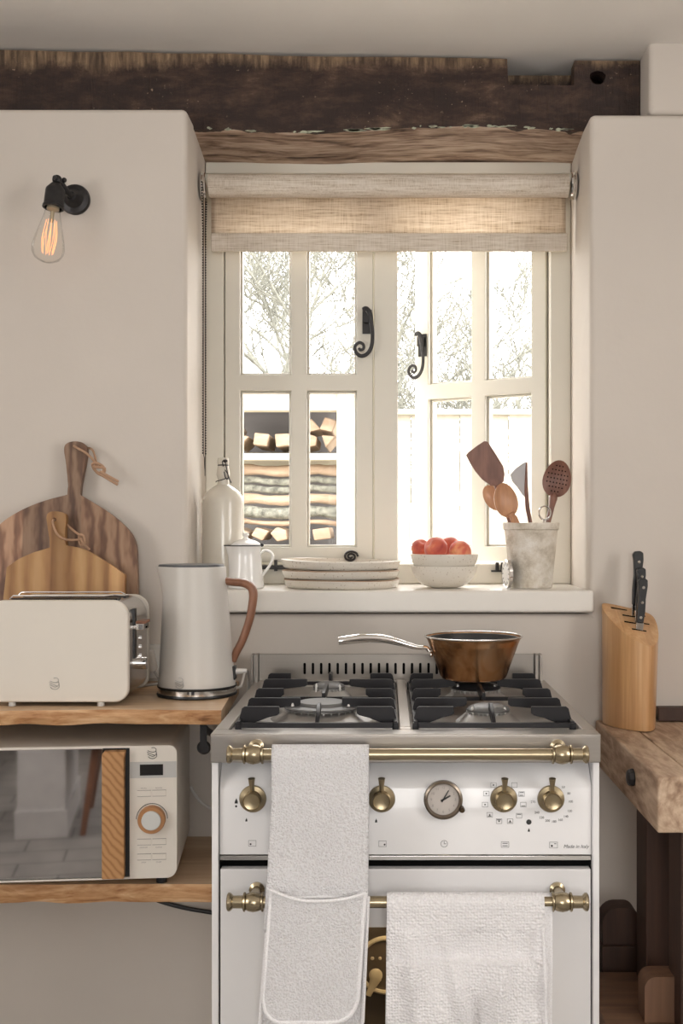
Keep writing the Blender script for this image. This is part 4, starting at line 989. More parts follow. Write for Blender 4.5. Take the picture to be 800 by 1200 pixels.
def grate(xc):
    b = B(); hw = .128; x0, x1 = xc - hw, xc + hw; zt = HT + .030; zb = HT + .003; th = .0052
    for yy, La in ((1.797, .066), (1.888, .093), (1.998, .055), (2.120, .088), (2.205, .05)):
        low = .022
        for sg in (-1, 1):
            xe = xc + sg * hw; xi = xc + sg * (hw - La)
            pts = [(xe, zb), (xe - sg * .022, zb), (xe - sg * .034, zb + .004), (xe - sg * .046, zt - low + .004), (xi + sg * .004, zt - low + .008), (xi, zt - low + .011), (xi, zt - .001), (xi + sg * .001, zt), (xe - sg * .010, zt), (xe - sg * .006, zt - .003)]
            b.poly(pts if sg > 0 else pts[::-1], yy - th / 2, yy + th / 2)
    # long bars front, back, sides and the centre fins
    b.box(x0 + .006, x1 - .006, 1.765, 1.772, zb - .002, zb + .006); b.box(x0 + .01, x1 - .01, 2.228, 2.235, zb, zb + .007)
    for sg in (-1, 1):
        xe = xc + sg * (hw - .004); b.box(xe - .003, xe + .003, 1.768, 2.232, zb + .001, zb + .008)
        for yy in (1.768, 2.228): b.box(xe - .005, xe + .005, yy - .003, yy + .007, HT - .006, zb + .006)
    tfx = lambda x, y, z: (y, x, z)
    for pts in ([(1.765, zb), (1.772, zb), (1.80, zt - .022), (1.838, zt - .012), (1.838, zt), (1.815, zt + .001), (1.772, zt - .018)],
                [(1.955, zt - .002), (1.962, zt), (2.065, zt), (2.072, zt - .002), (2.072, zt - .014), (2.0, zt - .022), (1.955, zt - .014)],
                [(2.235, zb), (2.228, zb), (2.21, zt - .022), (2.19, zt - .012), (2.19, zt), (2.225, zt), (2.235, zt - .01)]):
        b.poly(pts, xc - .003, xc + .003, tf=tfx)
    b.box(x0 + .02, x1 - .02, 1.996, 2.001, zt - .022, zt - .015)
    b.done('pan_support', IRON, ck, world=True, bevel=.0006)
grate(XGL); grate(XGR)

# ------------------------------------------------------------------ saucepan
PY_ = 2.125; sp = PY_ / 1311
pz0 = HT + .0305
t = thing('saucepan', 'copper saucepan with dark lining and steel handle on the back right burner', 'saucepan', (X(554.5, PY_), PY_, pz0))
PR, PB, PH = 57.5 * sp, 37 * sp, .0815
b = B(); b.lathe([(0, 0), (PB - .004, 0), (PB, .002), (PB + .003, .006), (PR - .006, PH - .008), (PR - .001, PH - .002), (PR - .003, PH - .002), (PB + .0005, .008), (PB - .006, .004), (0, .004)], (0, 0, 0), 64); b.done('pan_body', COPPER, t)
b = B(); b.lathe([(0, .0045), (PB - .004, .0045), (PR - .0085, PH - .004), (PR - .0075, PH - .004), (PB - .002, .0052)][:3] + [(PR - .0075, PH - .0035)], (0, 0, 0), 64)
for f in [f for f in b.bm.faces if len(f.verts) > 4]: b.bm.faces.remove(f)
b.done('pan_lining', PANIN, t, solid=.0008)
b = B(); b.tube([((PR - .0015) * math.cos(a), (PR - .0015) * math.sin(a), PH - .001) for a in [2 * PI * i / 64 for i in range(64)]], .0018, 8, closed=True, smooth=1); b.done('pan_rim', STEELV, t)
b = B()
def hp(px, py, y): return (X(px, PY_ + y) - X(554.5, PY_), y, Z(py, PY_) - pz0)
b.tube([hp(503, 762, -.015), hp(499, 758, -.015), hp(490, 757.5, -.018), hp(478, 754.5, -.022), hp(462, 749.5, -.028), hp(445, 746.2, -.034), hp(425, 745.5, -.040), hp(408, 746.8, -.046), hp(396, 748, -.050)],
       [.005, .005, .0055, .007, .009, .0105, .011, .0105, .009], 14, flat=.8, up=(0, 0, 1), smooth=4)
b.sphere(hp(505, 766, -.016), .006, (.6, 1, 1), 12); b.sphere(hp(502, 760, -.016), .004, (1, 1, 1), 10)
b.done('pan_handle', CHROME, t)

# ------------------------------------------------------------------ towels
def cloth(b, xl, xr, path, nu=28, fold=None, jit=0):
    """path: list of (y, z, dl, dr) : the sheet runs along it, edges xl+dl .. xr+dr"""
    g = []
    for j, (y, z, dl, dr) in enumerate(path):
        row = []
        for i in range(nu + 1):
            u = i / nu; x = (xl + dl) * (1 - u) + (xr + dr) * u
            dy = fold(u, z, j / (len(path) - 1)) if fold else 0
            row.append(b.bm.verts.new((x, y + dy, z)))
        g.append(row)
    for j in range(len(g) - 1):
        for i in range(nu): b._f([g[j][i], g[j][i + 1], g[j + 1][i + 1], g[j + 1][i]], True)
    return g
def drape(y, zr, r, zfront, zback, nf=40, nb=24, eL=None, eR=None, backL=None):
    eL = eL or (lambda z: 0); eR = eR or (lambda z: 0)
    p = []
    for i in range(nb): z = zback + (zr - zback) * i / nb; p.append((y + r, z, eL(z), eR(z)))
    for i in range(9): a = PI * i / 8; p.append((y + r * math.cos(a), zr + r * math.sin(a), eL(zr), eR(zr)))
    for i in range(1, nf + 1): z = zr + (zfront - zr) * i / nf; p.append((y - r, z, eL(z), eR(z)))
    return p
YG = YR - .012
g_ = lambda px: X(px, YG)
gz = lambda py: Z(py, YG)
zr1 = Z(884, YR)
t = thing('oven_glove', 'long white towelling double oven glove draped over the upper brass rail', 'oven glove', (g_(372), YR, zr1))
gl = lambda z: -max(0, (gz(930) - z)) * .055
gr_ = lambda z: -max(0, (gz(960) - z)) * .012
b = B()
zfb = gz(1215)
fold1 = lambda u, z, f: (.002 * math.sin(u * 7 + z * 9) + .004 * noise.noise(Vector((u * 2.4, z * 9, 1)))) * min(1, max(0, (zr1 + .01 - z) * 12)) - (.0 if f < .45 else max(0, (gz(1010) - z)) * .05)
cloth(b, g_(318), g_(432), drape(YR, zr1, .0125, gz(1090), gz(1035), 40, 20, gl, gr_), 30, lambda u, z, f: fold1(u, z, f) if f > .5 else .0)
b.done('glove_strip', TOWELA, t, world=True, solid=.005)
def mitt(name, x0, x1, ztop, zbot, dip, yy, rc, lean, lean2, nu=30, nv=34, puff=.006, mat=TOWELA):
    b = B(); g = []
    for j in range(nv + 1):
        row = []; v = j / nv
        for i in range(nu + 1):
            u = i / nu
            zt = ztop - dip * math.sin(PI * (u * .72 + .14)) * 1.0 + dip * .25 * (1 - u)
            ue = abs(2 * u - 1); zb2 = zbot + rc * (1 - math.sqrt(max(0, 1 - max(0, (ue - (1 - 2 * rc / (x1 - x0)))) ** 2 / (2 * rc / (x1 - x0)) ** 2)))
            z = zt + (zb2 - zt) * v
            x = x0 + (x1 - x0) * u + (lean * (1 - u) + lean2 * u) * (ztop - z)
            y = yy - puff * (1 - (2 * u - 1) ** 4) - .05 * max(0, gz(1010) - z) + .0035 * noise.noise(Vector((u * 3, z * 11, 4))) + .0015 * math.sin(u * 11 + z * 20)
            row.append(b.bm.verts.new((x, y, z)))
        g.append(row)
    for j in range(nv):
        for i in range(nu): b._f([g[j][i], g[j][i + 1], g[j + 1][i + 1], g[j + 1][i]], True)
    edge = [r[0].co.copy() for r in g] + [v.co.copy() for v in g[-1][1:-1]] + [r[-1].co.copy() for r in reversed(g)]
    topE = [v.co.copy() for v in g[0]]
    o = b.done(name, mat, t, world=True, solid=.006)
    e = B(); e.tube([p + Vector((0, -.002, 0)) for p in edge], .0032, 8, smooth=0); e.tube([p + Vector((0, -.004, 0)) for p in topE], .0026, 8, smooth=0)
    e.done('hem', TOWELT, o, world=True)
    return o
mitt('glove_back_layer', g_(316), g_(431), gz(1050), gz(1222), .0, YR - .010, .035, -.07, -.045, puff=.001)
mitt('glove_pocket', g_(319), g_(428), gz(1036), gz(1186), .018, YR - .024, .030, -.066, -.065, puff=.010)
YT = YR - .014; zr2 = Z(1057, YR)
tx_ = lambda px: X(px, YT)
tg = thing('tea_towel', 'white textured cotton towel hanging over the lower brass oven rail', 'towel', (tx_(550), YR, zr2))
def fold2(u, z, f):
    s = 1.7 * min(1, max(0, (zr2 - z) * 9))
    d = u - (.33 + (zr2 - z) * .9); e = u - (.80 - (zr2 - z) * .75)
    r = -.007 * math.exp(-(d / .045) ** 2) - .007 * math.exp(-(e / .04) ** 2) + .006 * math.exp(-((u - .6 + (zr2 - z) * .3) / .07) ** 2) - .004 * math.exp(-((u - .12 - (zr2 - z) * .4) / .035) ** 2)
    return (r + .003 * math.sin(u * 15 + z * 14) + .006 * noise.noise(Vector((u * 4, z * 14, 2)))) * s - (.012 * s if f > .5 else 0)
b = B(); cloth(b, tx_(453), tx_(638), drape(YR, zr2, .0125, .36, .56, 60, 20, lambda z: .0 - .01 * (zr2 - z), lambda z: .02 * (zr2 - z)), 60, lambda u, z, f: fold2(u, z, f) if f > .4 else .0)
o = b.done('towel_sheet', TOWELB, tg, world=True, solid=.004)
b = B(); cloth(b, tx_(628), tx_(648), drape(YR + .004, zr2 - .002, .0118, .37, .5, 40, 12, None, lambda z: -.004 * (zr2 - z)), 6, lambda u, z, f: .0022 * math.sin(z * 30))
b.done('folded_edge', TOWELT, tg, world=True, solid=.003)
b = B(); b.tube([(tx_(634.5) + .02 * (zr2 - z), YR - .0185 - fold2(1, z, 1) * 0 + fold2(.985, z, 1), z) for z in [zr2 - .03 - i * .02 for i in range(17)]], .0022, 8); b.done('hem', TOWELT, tg, world=True)

# ------------------------------------------------------------------ things on the sill
SZ = SILLZ + .0005
# swing-top stoneware bottle
BY = 2.46; bq = BY / 1311
t = thing('stoneware_bottle', 'tall cream stoneware swing-top bottle in the left corner of the sill', 'bottle', (X(261.5, BY), BY, SZ))
bz = lambda py: Z(py, BY) - SZ
b = B(); b.lathe([(0, 0), (22 * bq, 0), (24 * bq, .004), (24.3 * bq, .03), (24.3 * bq, bz(590)), (23 * bq, bz(583)), (19 * bq, bz(576.5)), (12 * bq, bz(571)), (7 * bq, bz(568)), (6.2 * bq, bz(563)), (6.8 * bq, bz(560)), (7.8 * bq, bz(556)), (6.8 * bq, bz(549)), (6.2 * bq, bz(546)), (0, bz(546))], (0, 0, 0), 56); b.done('bottle_body', STONE, t)
b = B(); b.lathe([(0, bz(545)), (6.3 * bq, bz(545)), (6.8 * bq, bz(541)), (6.2 * bq, bz(537)), (0, bz(536))], (0, 0, 0), 24); b.done('stopper', STONE, t)
b = B(); b.lathe([(6.4 * bq, bz(545.8)), (6.9 * bq, bz(545.2)), (6.4 * bq, bz(544.6))], (0, 0, 0), 20)
b.tube([(-.016, 0, bz(565)), (-.013, -.008, bz(564)), (0, -.0155, bz(562.5)), (.010, -.0155, bz(561)), (.0165, -.006, bz(563)), (.017, 0, bz(566)), (.012, -.012, bz(556)), (.006, -.016, bz(551))], .0011, 6)
b.tube([(.004, -.016, bz(553)), (.008, -.0155, bz(561)), (.013, -.013, bz(560)), (.009, -.0145, bz(548)), (.006, -.013, bz(541)), (0, -.0128, bz(541)), (.002, -.0150, bz(547))], .0012, 6)
b.sphere((.006, -.012, bz(540.5)), .0045, (1.2, .6, .8), 12)
b.done('wire_bail', WROUGHT, t)
# enamel jug
JY = 2.395; jq = JY / 1311
t = thing('milk_jug', 'small white enamel lidded jug behind the kettle, in front of the stoneware bottle', 'jug', (X(288, JY), JY, SZ))
jz = lambda py: Z(py, JY) - SZ
b = B(); b.lathe([(0, 0), (20 * jq, 0), (21 * jq, .002), (21 * jq, .012), (20 * jq, .018), (20.5 * jq, .024), (19.5 * jq, .03), (17.8 * jq, jz(652)), (17.4 * jq, jz(641)), (18.3 * jq, jz(639.5)), (0, jz(639.5))], (0, 0, 0), 48)
for v in b.bm.verts:
    a = math.atan2(v.co.y, -v.co.x)
    if v.co.z > jz(662) and abs(a) < .6 and v.co.length > .02: v.co.x -= .013 * math.cos(a / .6 * PI / 2) ** 2 * (v.co.z - jz(662)) / (jz(639) - jz(662))
b.done('jug_body', JUGE, t)
b = B(); b.tube([(18.3 * jq * math.cos(a), 18.3 * jq * math.sin(a), jz(639.3)) for a in [2 * PI * i / 40 for i in range(40)]], .0012, 6, closed=True, smooth=1)
for v in b.bm.verts:
    a = math.atan2(v.co.y, -v.co.x)
    if abs(a) < .6: v.co.x -= .013 * math.cos(a / .6 * PI / 2) ** 2
b.sphere((.034, 0, jz(638.5)), .0045, n=12)
b.done('dark_rim', WROUGHT, t)
b = B(); b.lathe([(17.6 * jq, jz(639)), (17.3 * jq, jz(637)), (12 * jq, jz(634)), (4 * jq, jz(631.5)), (2 * jq, jz(630)), (4.2 * jq, jz(627)), (3 * jq, jz(624.5)), (0, jz(624))], (0, 0, 0), 36); b.done('jug_lid', JUGE, t)
b = B(); P_ = lambda px, py: (X(px, JY) - X(288, JY), 0, jz(py))
b.tube([P_(305, 649), P_(311, 645), P_(318, 648), P_(319.5, 655), P_(315, 664), P_(309, 672), P_(307, 675)], .0032, 8, flat=1.8, up=(0, 1, 0), smooth=4); b.done('jug_handle', JUGE, t)
# plates
PLY = 2.447
plc = X(399.5, PLY)
labels = ['bottom plate of the cream stoneware stack on the sill', 'middle plate of the cream stoneware stack on the sill', 'topmost plate of the cream stoneware stack, with warm brown inside']
for i in range(3):
    R = (.1265, .128, .1305)[i]; z = SZ + i * .0196
    t = thing('dinner_plate', labels[i], 'plate', (plc + (.002, -.001, -.001)[i], PLY, z + (.0012 if i == 2 else 0)), (0, math.radians(.8) if i == 2 else 0, i * 1.1 if i < 2 else 0), 'stacked stoneware plates')
    b = B(); b.lathe([(0, 0), (R * .93, 0), (R * .955, .002), (R * .985, .010), (R, .0165), (R - .0035, .0165), (R * .955, .010), (R * .93, .006), (0, .0055)], (0, 0, 0), 72)
    for v in b.bm.verts: v.co.z += .0009 * math.sin(2.3 * math.atan2(v.co.y, v.co.x) + i)  * (v.co.length / R) ** 4
    b.done('plate_dish', CERAM, t)
    b = B(); b.tube([((R - .0018) * math.cos(a), (R - .0018) * math.sin(a), (.0172 + .0009 * math.sin(2.3 * (a if a <= PI else a - 2 * PI) + i))) for a in [2 * PI * k / 60 for k in range(60)]], .0017, 6, closed=True, smooth=1); b.done('clay_rim', RIMB if i < 2 else CERAM, t)
    if i == 2: b = B(); b.lathe([(0, .0062), (R * .92, .0066), (R * .92, .0071), (0, .0066)], (0, 0, 0), 48); b.done('plate_centre', PLATEIN, t)
# bowls and peaches
WY = 2.415; wq = WY / 1311; wx = X(520.5, WY)
for i in range(2):
    z = SZ + (0, .0225)[i]; Rb = 39.5 * wq if i else 38.5 * wq; H = .050 if i else .047
    t = thing('bowl', ('lower of the two nested cream bowls, standing on the sill', 'upper of the two nested cream bowls, holding the peaches')[i], 'bowl', (wx, WY, z), (0, 0, 0), 'nested cream bowls')
    b = B(); pr = [(0, 0), (14 * wq, 0), (16 * wq, .001)]
    for k in range(1, 11): f = k / 10; pr.append((16 * wq + (Rb - 16 * wq) * math.sin(f * PI / 2) ** .95, .001 + (H - .001) * (1 - math.cos(f * PI / 2)) ** .8))
    pr += [(Rb - .003, H + .0005)]
    for k in range(9, -1, -1): f = k / 10; pr.append(((15.5 * wq + (Rb - 16 * wq) * math.sin(f * PI / 2) ** .95) - .003, .005 + (H - .004) * (1 - math.cos(f * PI / 2)) ** .8))
    pr.append((0, .005)); b.lathe(pr, (0, 0, 0), 56)
    b.done('bowl_body', CERAM, t)
def peach(px, py, r, dy, label, seedr):
    Y = WY + dy
    b = B(); b.sphere((0, 0, 0), r, (1, 1, .94), 36)
    for v in b.bm.verts:
        a = math.atan2(v.co.y, v.co.x); h = v.co.z / r; rad = math.hypot(v.co.x, v.co.y)
        k = 1 - .05 * math.exp(-(((a + PI) % (2 * PI) - PI) / .16) ** 2)
        if rad > 1e-6: v.co.x *= k; v.co.y *= k
        v.co.z -= .22 * r * math.exp(-(rad / (r * .28)) ** 2) * (1 if h > 0 else -.3)
    o = b.done('peach', PEACH); o.location = (X(px, Y), Y, Z(py, Y)); o.rotation_euler = seedr
    tag(o, label, 'peach', 'peaches in the bowl')
peach(493, 643, .0215, .005, 'leftmost peach, half seen behind the front one in the bowl', (.5, -.4, 1))
peach(510.5, 643, .0258, -.034, 'large red peach at the front middle of the bowl', (1.0, .3, -1.2))
peach(539, 646.5, .0245, -.018, 'orange-red peach at the right side of the bowl', (.9, .7, 2))
peach(526.5, 641, .024, .030, 'peach peeping up at the back of the bowl', (.2, .3, 3))
# pot and utensils
PTY = 2.42; pq = PTY / 1311; px_ = X(622, PTY)
t = thing('utensil_pot', 'weathered stone flowerpot at the right of the sill, holding spoons', 'pot', (px_, PTY, SZ))
hz = Z(612.5, PTY) - SZ
b = B(); b.lathe([(0, 0), (23.5 * pq, 0), (24.3 * pq, .003), (31 * pq, hz - .016), (32.6 * pq, hz - .014), (33 * pq, hz - .002), (32.4 * pq, hz), (29.5 * pq, hz), (29 * pq, hz - .01), (22.5 * pq, .01), (0, .01)], (0, 0, 0), 56)
for v in b.bm.verts: v.co += v.co.normalized() * .0012 * noise.noise(v.co * 60)
b.done('pot_body', POT, t)
b = B(); cxs, rs = .030, 1
b.tube([(.026 + .008 * (1 - a / 14) * math.cos(a), -(.0475 - .0085 * abs(.008 * math.cos(a)) * 40), .016 + .008 * (1 - a / 14) * math.sin(a)) for a in [i * .6 for i in range(18)]], .0012, 6); b.done('embossed_swirl', POT, t)
PXc = lambda px, Y: X(px, Y)
def stick(name, label, mat, base, tipdir_pts, rs, head=None, extra=None):
    pass
def utensil(name, label, cat, mat, shaft, rad, headfn, headname):
    """shaft: px,py,Y points; the lower end stands inside the pot"""
    P = [Vector((X(a, Y), Y, Z(c_, Y))) for a, c_, Y in shaft]
    t = thing(name, label, cat, tuple(P[0]), group='utensils in the stone pot')
    b = B(); b.tube(P, rad, 10); b.done('shaft', mat, t, world=True)
    b = B(); headfn(b); b.done(headname, mat, t, world=True, bevel=.0012 if headname == 'blade' else 0)
    return t
def dish(b, c, ax, up, L, Wd, depth, nrm, holes=False, th=.0025):
    """spoon bowl: c centre, ax long axis, up = side axis, nrm towards hollow side"""
    c = Vector(c); ax = Vector(ax).normalized(); nrm = Vector(nrm).normalized(); sd = ax.cross(nrm).normalized(); nrm = sd.cross(ax).normalized()
    n, m = 28, 8; rings = []
    ctr = b.bm.verts.new(c - nrm * depth)
    for j in range(1, m + 1):
        r = j / m; ring = []
        for i in range(n):
            a = 2 * PI * i / n; u, v = math.cos(a) * r, math.sin(a) * r
            wgt = 1 - .12 * u
            ring.append(b.bm.verts.new(c + ax * (u * L / 2) + sd * (v * Wd / 2 * wgt) - nrm * (depth * (1 - r * r))))
        rings.append(ring)
    for i in range(n): b._f([ctr, rings[0][i], rings[0][(i + 1) % n]], True)
    for A, C in zip(rings, rings[1:]):
        for i in range(n): b._f([A[i], A[(i + 1) % n], C[(i + 1) % n], C[i]], True)
    geom = b.bm.faces[:]
    ret = bmesh.ops.extrude_face_region(b.bm, geom=geom)
    for v in ret['geom']:
        if isinstance(v, bmesh.types.BMVert): v.co -= nrm * th
def V3(px, py, Y): return Vector((X(px, Y), Y, Z(py, Y)))
# turner
def turner(b):
    pts = [(545, 534), (548, 530.5), (558, 523), (567, 517), (571, 518), (580, 532), (588.5, 547), (590, 556), (589, 565), (584, 569.5), (575, 569), (565, 562), (556, 552), (550, 543)]
    Y = 2.405; o = [(X(p, Y), Z(q2, Y)) for p, q2 in pts]
    b.poly(o, Y - .003, Y + .003, tf=lambda x, y, z: (x, y + .010 * ((x - X(568, Y)) / .03) ** 2 * -1 + (Z(545, Y) - z) * .1, z))
utensil('wooden_turner', 'dark wooden turner with a wide flat blade, leaning left in the pot', 'spatula', UTW, [(603, 640, 2.42), (597, 610, 2.415), (588, 585, 2.41), (582, 566, 2.408)], [.0045, .005, .006, .009], turner, 'blade')
def sp1(b): dish(b, V3(592.5, 586, 2.385), V3(588, 568, 2.385) - V3(597, 604, 2.385), None, 41 * .00182, 28 * .00182, .010, (0.15, -1, .1))
utensil('wooden_spoon', 'pale wooden spoon facing front at the left of the pot', 'spoon', UTL, [(604, 650, 2.405), (603, 620, 2.395), (600, 606, 2.388), (598, 601, 2.386)], [.004, .005, .006, .009], sp1, 'spoon_bowl')
def sp2(b): dish(b, V3(579, 583, 2.47), V3(572, 575, 2.47) - V3(590, 596, 2.47), None, 34 * .00187, 24 * .00187, .008, (0, -1, 0))
utensil('wooden_spoon', 'orange-brown spoon mostly hidden behind the turner and front spoon', 'spoon', UTL, [(612, 650, 2.425), (606, 612, 2.44), (598, 602, 2.455), (589, 594, 2.465)], [.004, .0045, .005, .006], sp2, 'spoon_bowl')
def kn(b):
    Y = 2.44; pts = [(597.5, 556), (604, 549), (611, 544), (616, 541), (616.5, 552), (617, 570), (616, 583), (612, 580), (606, 571), (600, 564)]
    b.poly([(X(p, Y), Z(q2, Y)) for p, q2 in pts], Y - .0022, Y + .0022)
tt = utensil('spreader', 'pale pointed blade spatula with dark edge standing between the spoons', 'spatula', UTW, [(624, 640, 2.43), (621, 612, 2.435), (618, 596, 2.438), (616.5, 575, 2.438), (616.5, 556, 2.438), (616.8, 542, 2.438)], [.004, .0045, .005, .0042, .0028, .0018], kn, 'blade')
for ch in tt.children:
    if ch.name.startswith('blade'): ch.data.materials.clear(); ch.data.materials.append(plain('pale blade resin', (.50, .50, .52), .4)); ch['label'] = 'pale grey blade'
def sl(b):
    Y = 2.43; a = math.radians(79)
    ax = Vector((math.cos(a), -.08, math.sin(a))); c = V3(652.5, 561, Y)
    dish(b, c, ax, None, 44 * .00185, 33 * .00185, .010, (-.2, -1, .15))
tt = utensil('slotted_spoon', 'dark wooden slotted spoon leaning right out of the pot', 'spoon', UTW, [(632, 650, 2.43), (642, 612, 2.43), (646, 594, 2.43), (648, 584, 2.43), (649, 579, 2.434)], [.0042, .0055, .0066, .0095, .006], sl, 'spoon_bowl')
b = B(); Y = 2.43; a = math.radians(79); ax = Vector((math.cos(a), -.08, math.sin(a))).normalized(); c = V3(652.5, 561, Y)
nr = Vector((-.2, -1, .15)).normalized(); sd = ax.cross(nr).normalized(); nr = sd.cross(ax).normalized()
for u in range(-3, 4):
    for v in range(-3, 4):
        r2 = (u / 4.3) ** 2 + (v / 4.3) ** 2
        if r2 > .55: continue
        p = c + ax * (u / 4.3 * .04) + sd * (v / 4.3 * .030) - nr * (.010 * (1 - r2) - .0004)
        b.sphere(tuple(p), .0016, n=6)
b.done('drainage_holes', BLACKG, tt, world=True)
t = thing('whisk', 'small steel utensil with an open ring end standing at the right of the pot', 'utensil', tuple(V3(634, 640, 2.40)), group='utensils in the stone pot')
b = B(); Y = 2.40
b.tube([V3(638, 601, Y) + Vector((.0125 * math.cos(a), 0, .0145 * math.sin(a))) for a in [2 * PI * i / 16 for i in range(16)]], .0018, 8, closed=True)
b.tube([V3(634, 640, Y), V3(635, 622, Y), V3(637, 609, Y)], [.003, .003, .0035], 8); b.sphere(tuple(V3(641, 608, Y)), .0035, n=10)
b.done('steel_ring', CHROME, t, world=True)
# little round dial beside the pot
t = thing('kitchen_timer', 'small round chrome dial standing edge-on against the stone pot', 'timer', (X(595, 2.385), 2.385, SZ))
b = B(); m = Matrix.Rotation(math.radians(-79), 4, 'Z'); tm = Matrix.Translation((0, 0, .031)) @ m
b.lathe([(0, -.006), (.024, -.006), (.0305, -.002), (.0305, .005), (.027, .006), (.026, .004), (0, .004)], (0, 0, 0), 36, axis='Y'); bmesh.ops.transform(b.bm, matrix=tm, verts=b.bm.verts); b.done('dial_case', CHROME, t)
b = B(); b.lathe([(0, .0042), (.0258, .0042), (.0258, .0048), (0, .0048)], (0, 0, 0), 30, axis='Y'); bmesh.ops.transform(b.bm, matrix=tm, verts=b.bm.verts); b.done('dial_face', WHITEP, t)
b = B()
for i in range(12):
    mm = Matrix.Rotation(2 * PI * i / 12, 4, 'Y') @ Matrix.Translation((0, -.005, .021)); b.box(-.0008, .0008, -.0003, .0003, -.003, .003, tm @ mm)
b.done('tick_marks', INK, t)

# ------------------------------------------------------------------ workbench on the right
BZ = .817
bn = thing('workbench', 'rustic thick-topped wooden workbench to the right of the cooker', 'workbench', (.8, 2.06, 0))
b = B(); yfb = 1.793
tz0 = BZ - .090
b.box(.435, .498, yfb, 2.325, tz0, BZ)
b.done('side_plank', BENCHW, bn, world=True, bevel=.004, seg=3)
for ya, yb in ((yfb, 1.93), (1.932, 2.11), (2.112, 2.325)):
    b = B(); b.box(.5, 1.25, ya, yb, tz0 + (0 if ya < 1.8 else .03), BZ - .0015); b.done('top_plank', BENCHW, bn, world=True, bevel=.003)
b = B(); b.lathe([(0, 0), (.0155, 0), (.016, .004), (.014, .010), (.010, .012), (.0, .013)], (0, 0, 0), 8, axis='X')
for v in b.bm.verts: v.co = Vector((.435 - v.co.x, v.co.y + X(0, 1) * 0 + 1.965, v.co.z + Z(911, 1.965) + 0.0))
b.done('bolt_head', WROUGHT, bn, world=True, bevel=.001)
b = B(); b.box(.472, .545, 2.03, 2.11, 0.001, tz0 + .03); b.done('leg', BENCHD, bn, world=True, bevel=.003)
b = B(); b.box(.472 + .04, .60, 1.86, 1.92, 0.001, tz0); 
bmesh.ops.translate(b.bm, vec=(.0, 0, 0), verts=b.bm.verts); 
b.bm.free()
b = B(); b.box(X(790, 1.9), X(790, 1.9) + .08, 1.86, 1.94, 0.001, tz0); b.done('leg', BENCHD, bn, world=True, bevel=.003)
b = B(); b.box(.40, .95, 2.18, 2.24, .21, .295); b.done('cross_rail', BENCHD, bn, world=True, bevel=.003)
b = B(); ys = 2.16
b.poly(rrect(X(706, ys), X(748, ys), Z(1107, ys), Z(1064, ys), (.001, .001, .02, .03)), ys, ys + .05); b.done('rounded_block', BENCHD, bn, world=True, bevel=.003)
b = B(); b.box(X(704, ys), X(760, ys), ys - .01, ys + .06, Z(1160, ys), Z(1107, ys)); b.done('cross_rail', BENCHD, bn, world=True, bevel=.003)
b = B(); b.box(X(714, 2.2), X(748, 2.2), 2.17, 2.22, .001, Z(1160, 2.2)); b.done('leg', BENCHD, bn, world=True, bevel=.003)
shz = Z(1184, 1.95)
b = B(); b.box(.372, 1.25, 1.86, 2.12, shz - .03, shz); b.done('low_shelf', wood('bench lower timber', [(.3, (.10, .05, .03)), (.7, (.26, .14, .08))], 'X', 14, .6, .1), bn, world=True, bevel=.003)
b = B(); ys = 1.90
b.poly(rrect(X(755, ys), X(850, ys), shz, Z(1145, ys), (.001, .001, .03, .02)), ys, ys + .05); b.done('rounded_block', BENCHD if False else wood('bench block timber', [(.3, (.10, .05, .03)), (.7, (.24, .125, .07))], 'Z', 14, .6, .1), bn, world=True, bevel=.003)
b = B(); b.box(X(768, 2.33), 1.25, 2.305, 2.335, BZ + .0005, BZ + .028)
tag(b.done('timber_batten', BENCHD, bevel=.002), 'dark timber batten along the wall at the back of the workbench', 'batten')

# ------------------------------------------------------------------ knife block
KBX, KBY = X(742, 2.24), 2.245
t = thing('knife_block', 'pale bamboo oval knife block with slanted top on the workbench', 'knife block', (KBX, KBY, BZ + .0005))
b = B(); n = 64; a_, b2 = .0535, .060
bot, topv = [], []
def top_z(x, y): return .203 - .205 * x + .534 * y
sec = smooth_out([(-.053, .045), (-.047, .012), (-.024, -.030), (.008, -.056), (.030, -.053), (.047, -.018), (.054, .03), (.045, .055), (0, .061), (-.044, .060)], 6)
n = len(sec)
for x, y in sec:
    bot.append(b.bm.verts.new((x * .93 - .003, y * .98, 0))); topv.append(b.bm.verts.new((x, y, top_z(x, y))))
for i in range(n): j = (i + 1) % n; b._f([bot[i], bot[j], topv[j], topv[i]], True)
b._f(bot[::-1]); b._f(topv)
b.done('block_body', BLOCKW, t, bevel=.0012)
b = B()
def slot(x, y, L=.030, w__=.0018):
    m = Matrix.Translation((x, y, top_z(x, y) + .0003)) @ Matrix.Rotation(math.atan(.534), 4, 'X') @ Matrix.Rotation(math.atan(.205), 4, 'Y'); b.box(-L / 2, L / 2, -w__, w__, -.001, .0004, m)
for (x, y, L) in ((-.018, .048, .034), (.0, .030, .030), (.02, .040, .03), (-.002, .008, .028), (.022, .014, .03), (.010, -.012, .03)): b = B(); slot(x, y, L); b.done('knife_slot', BLACKG, t)
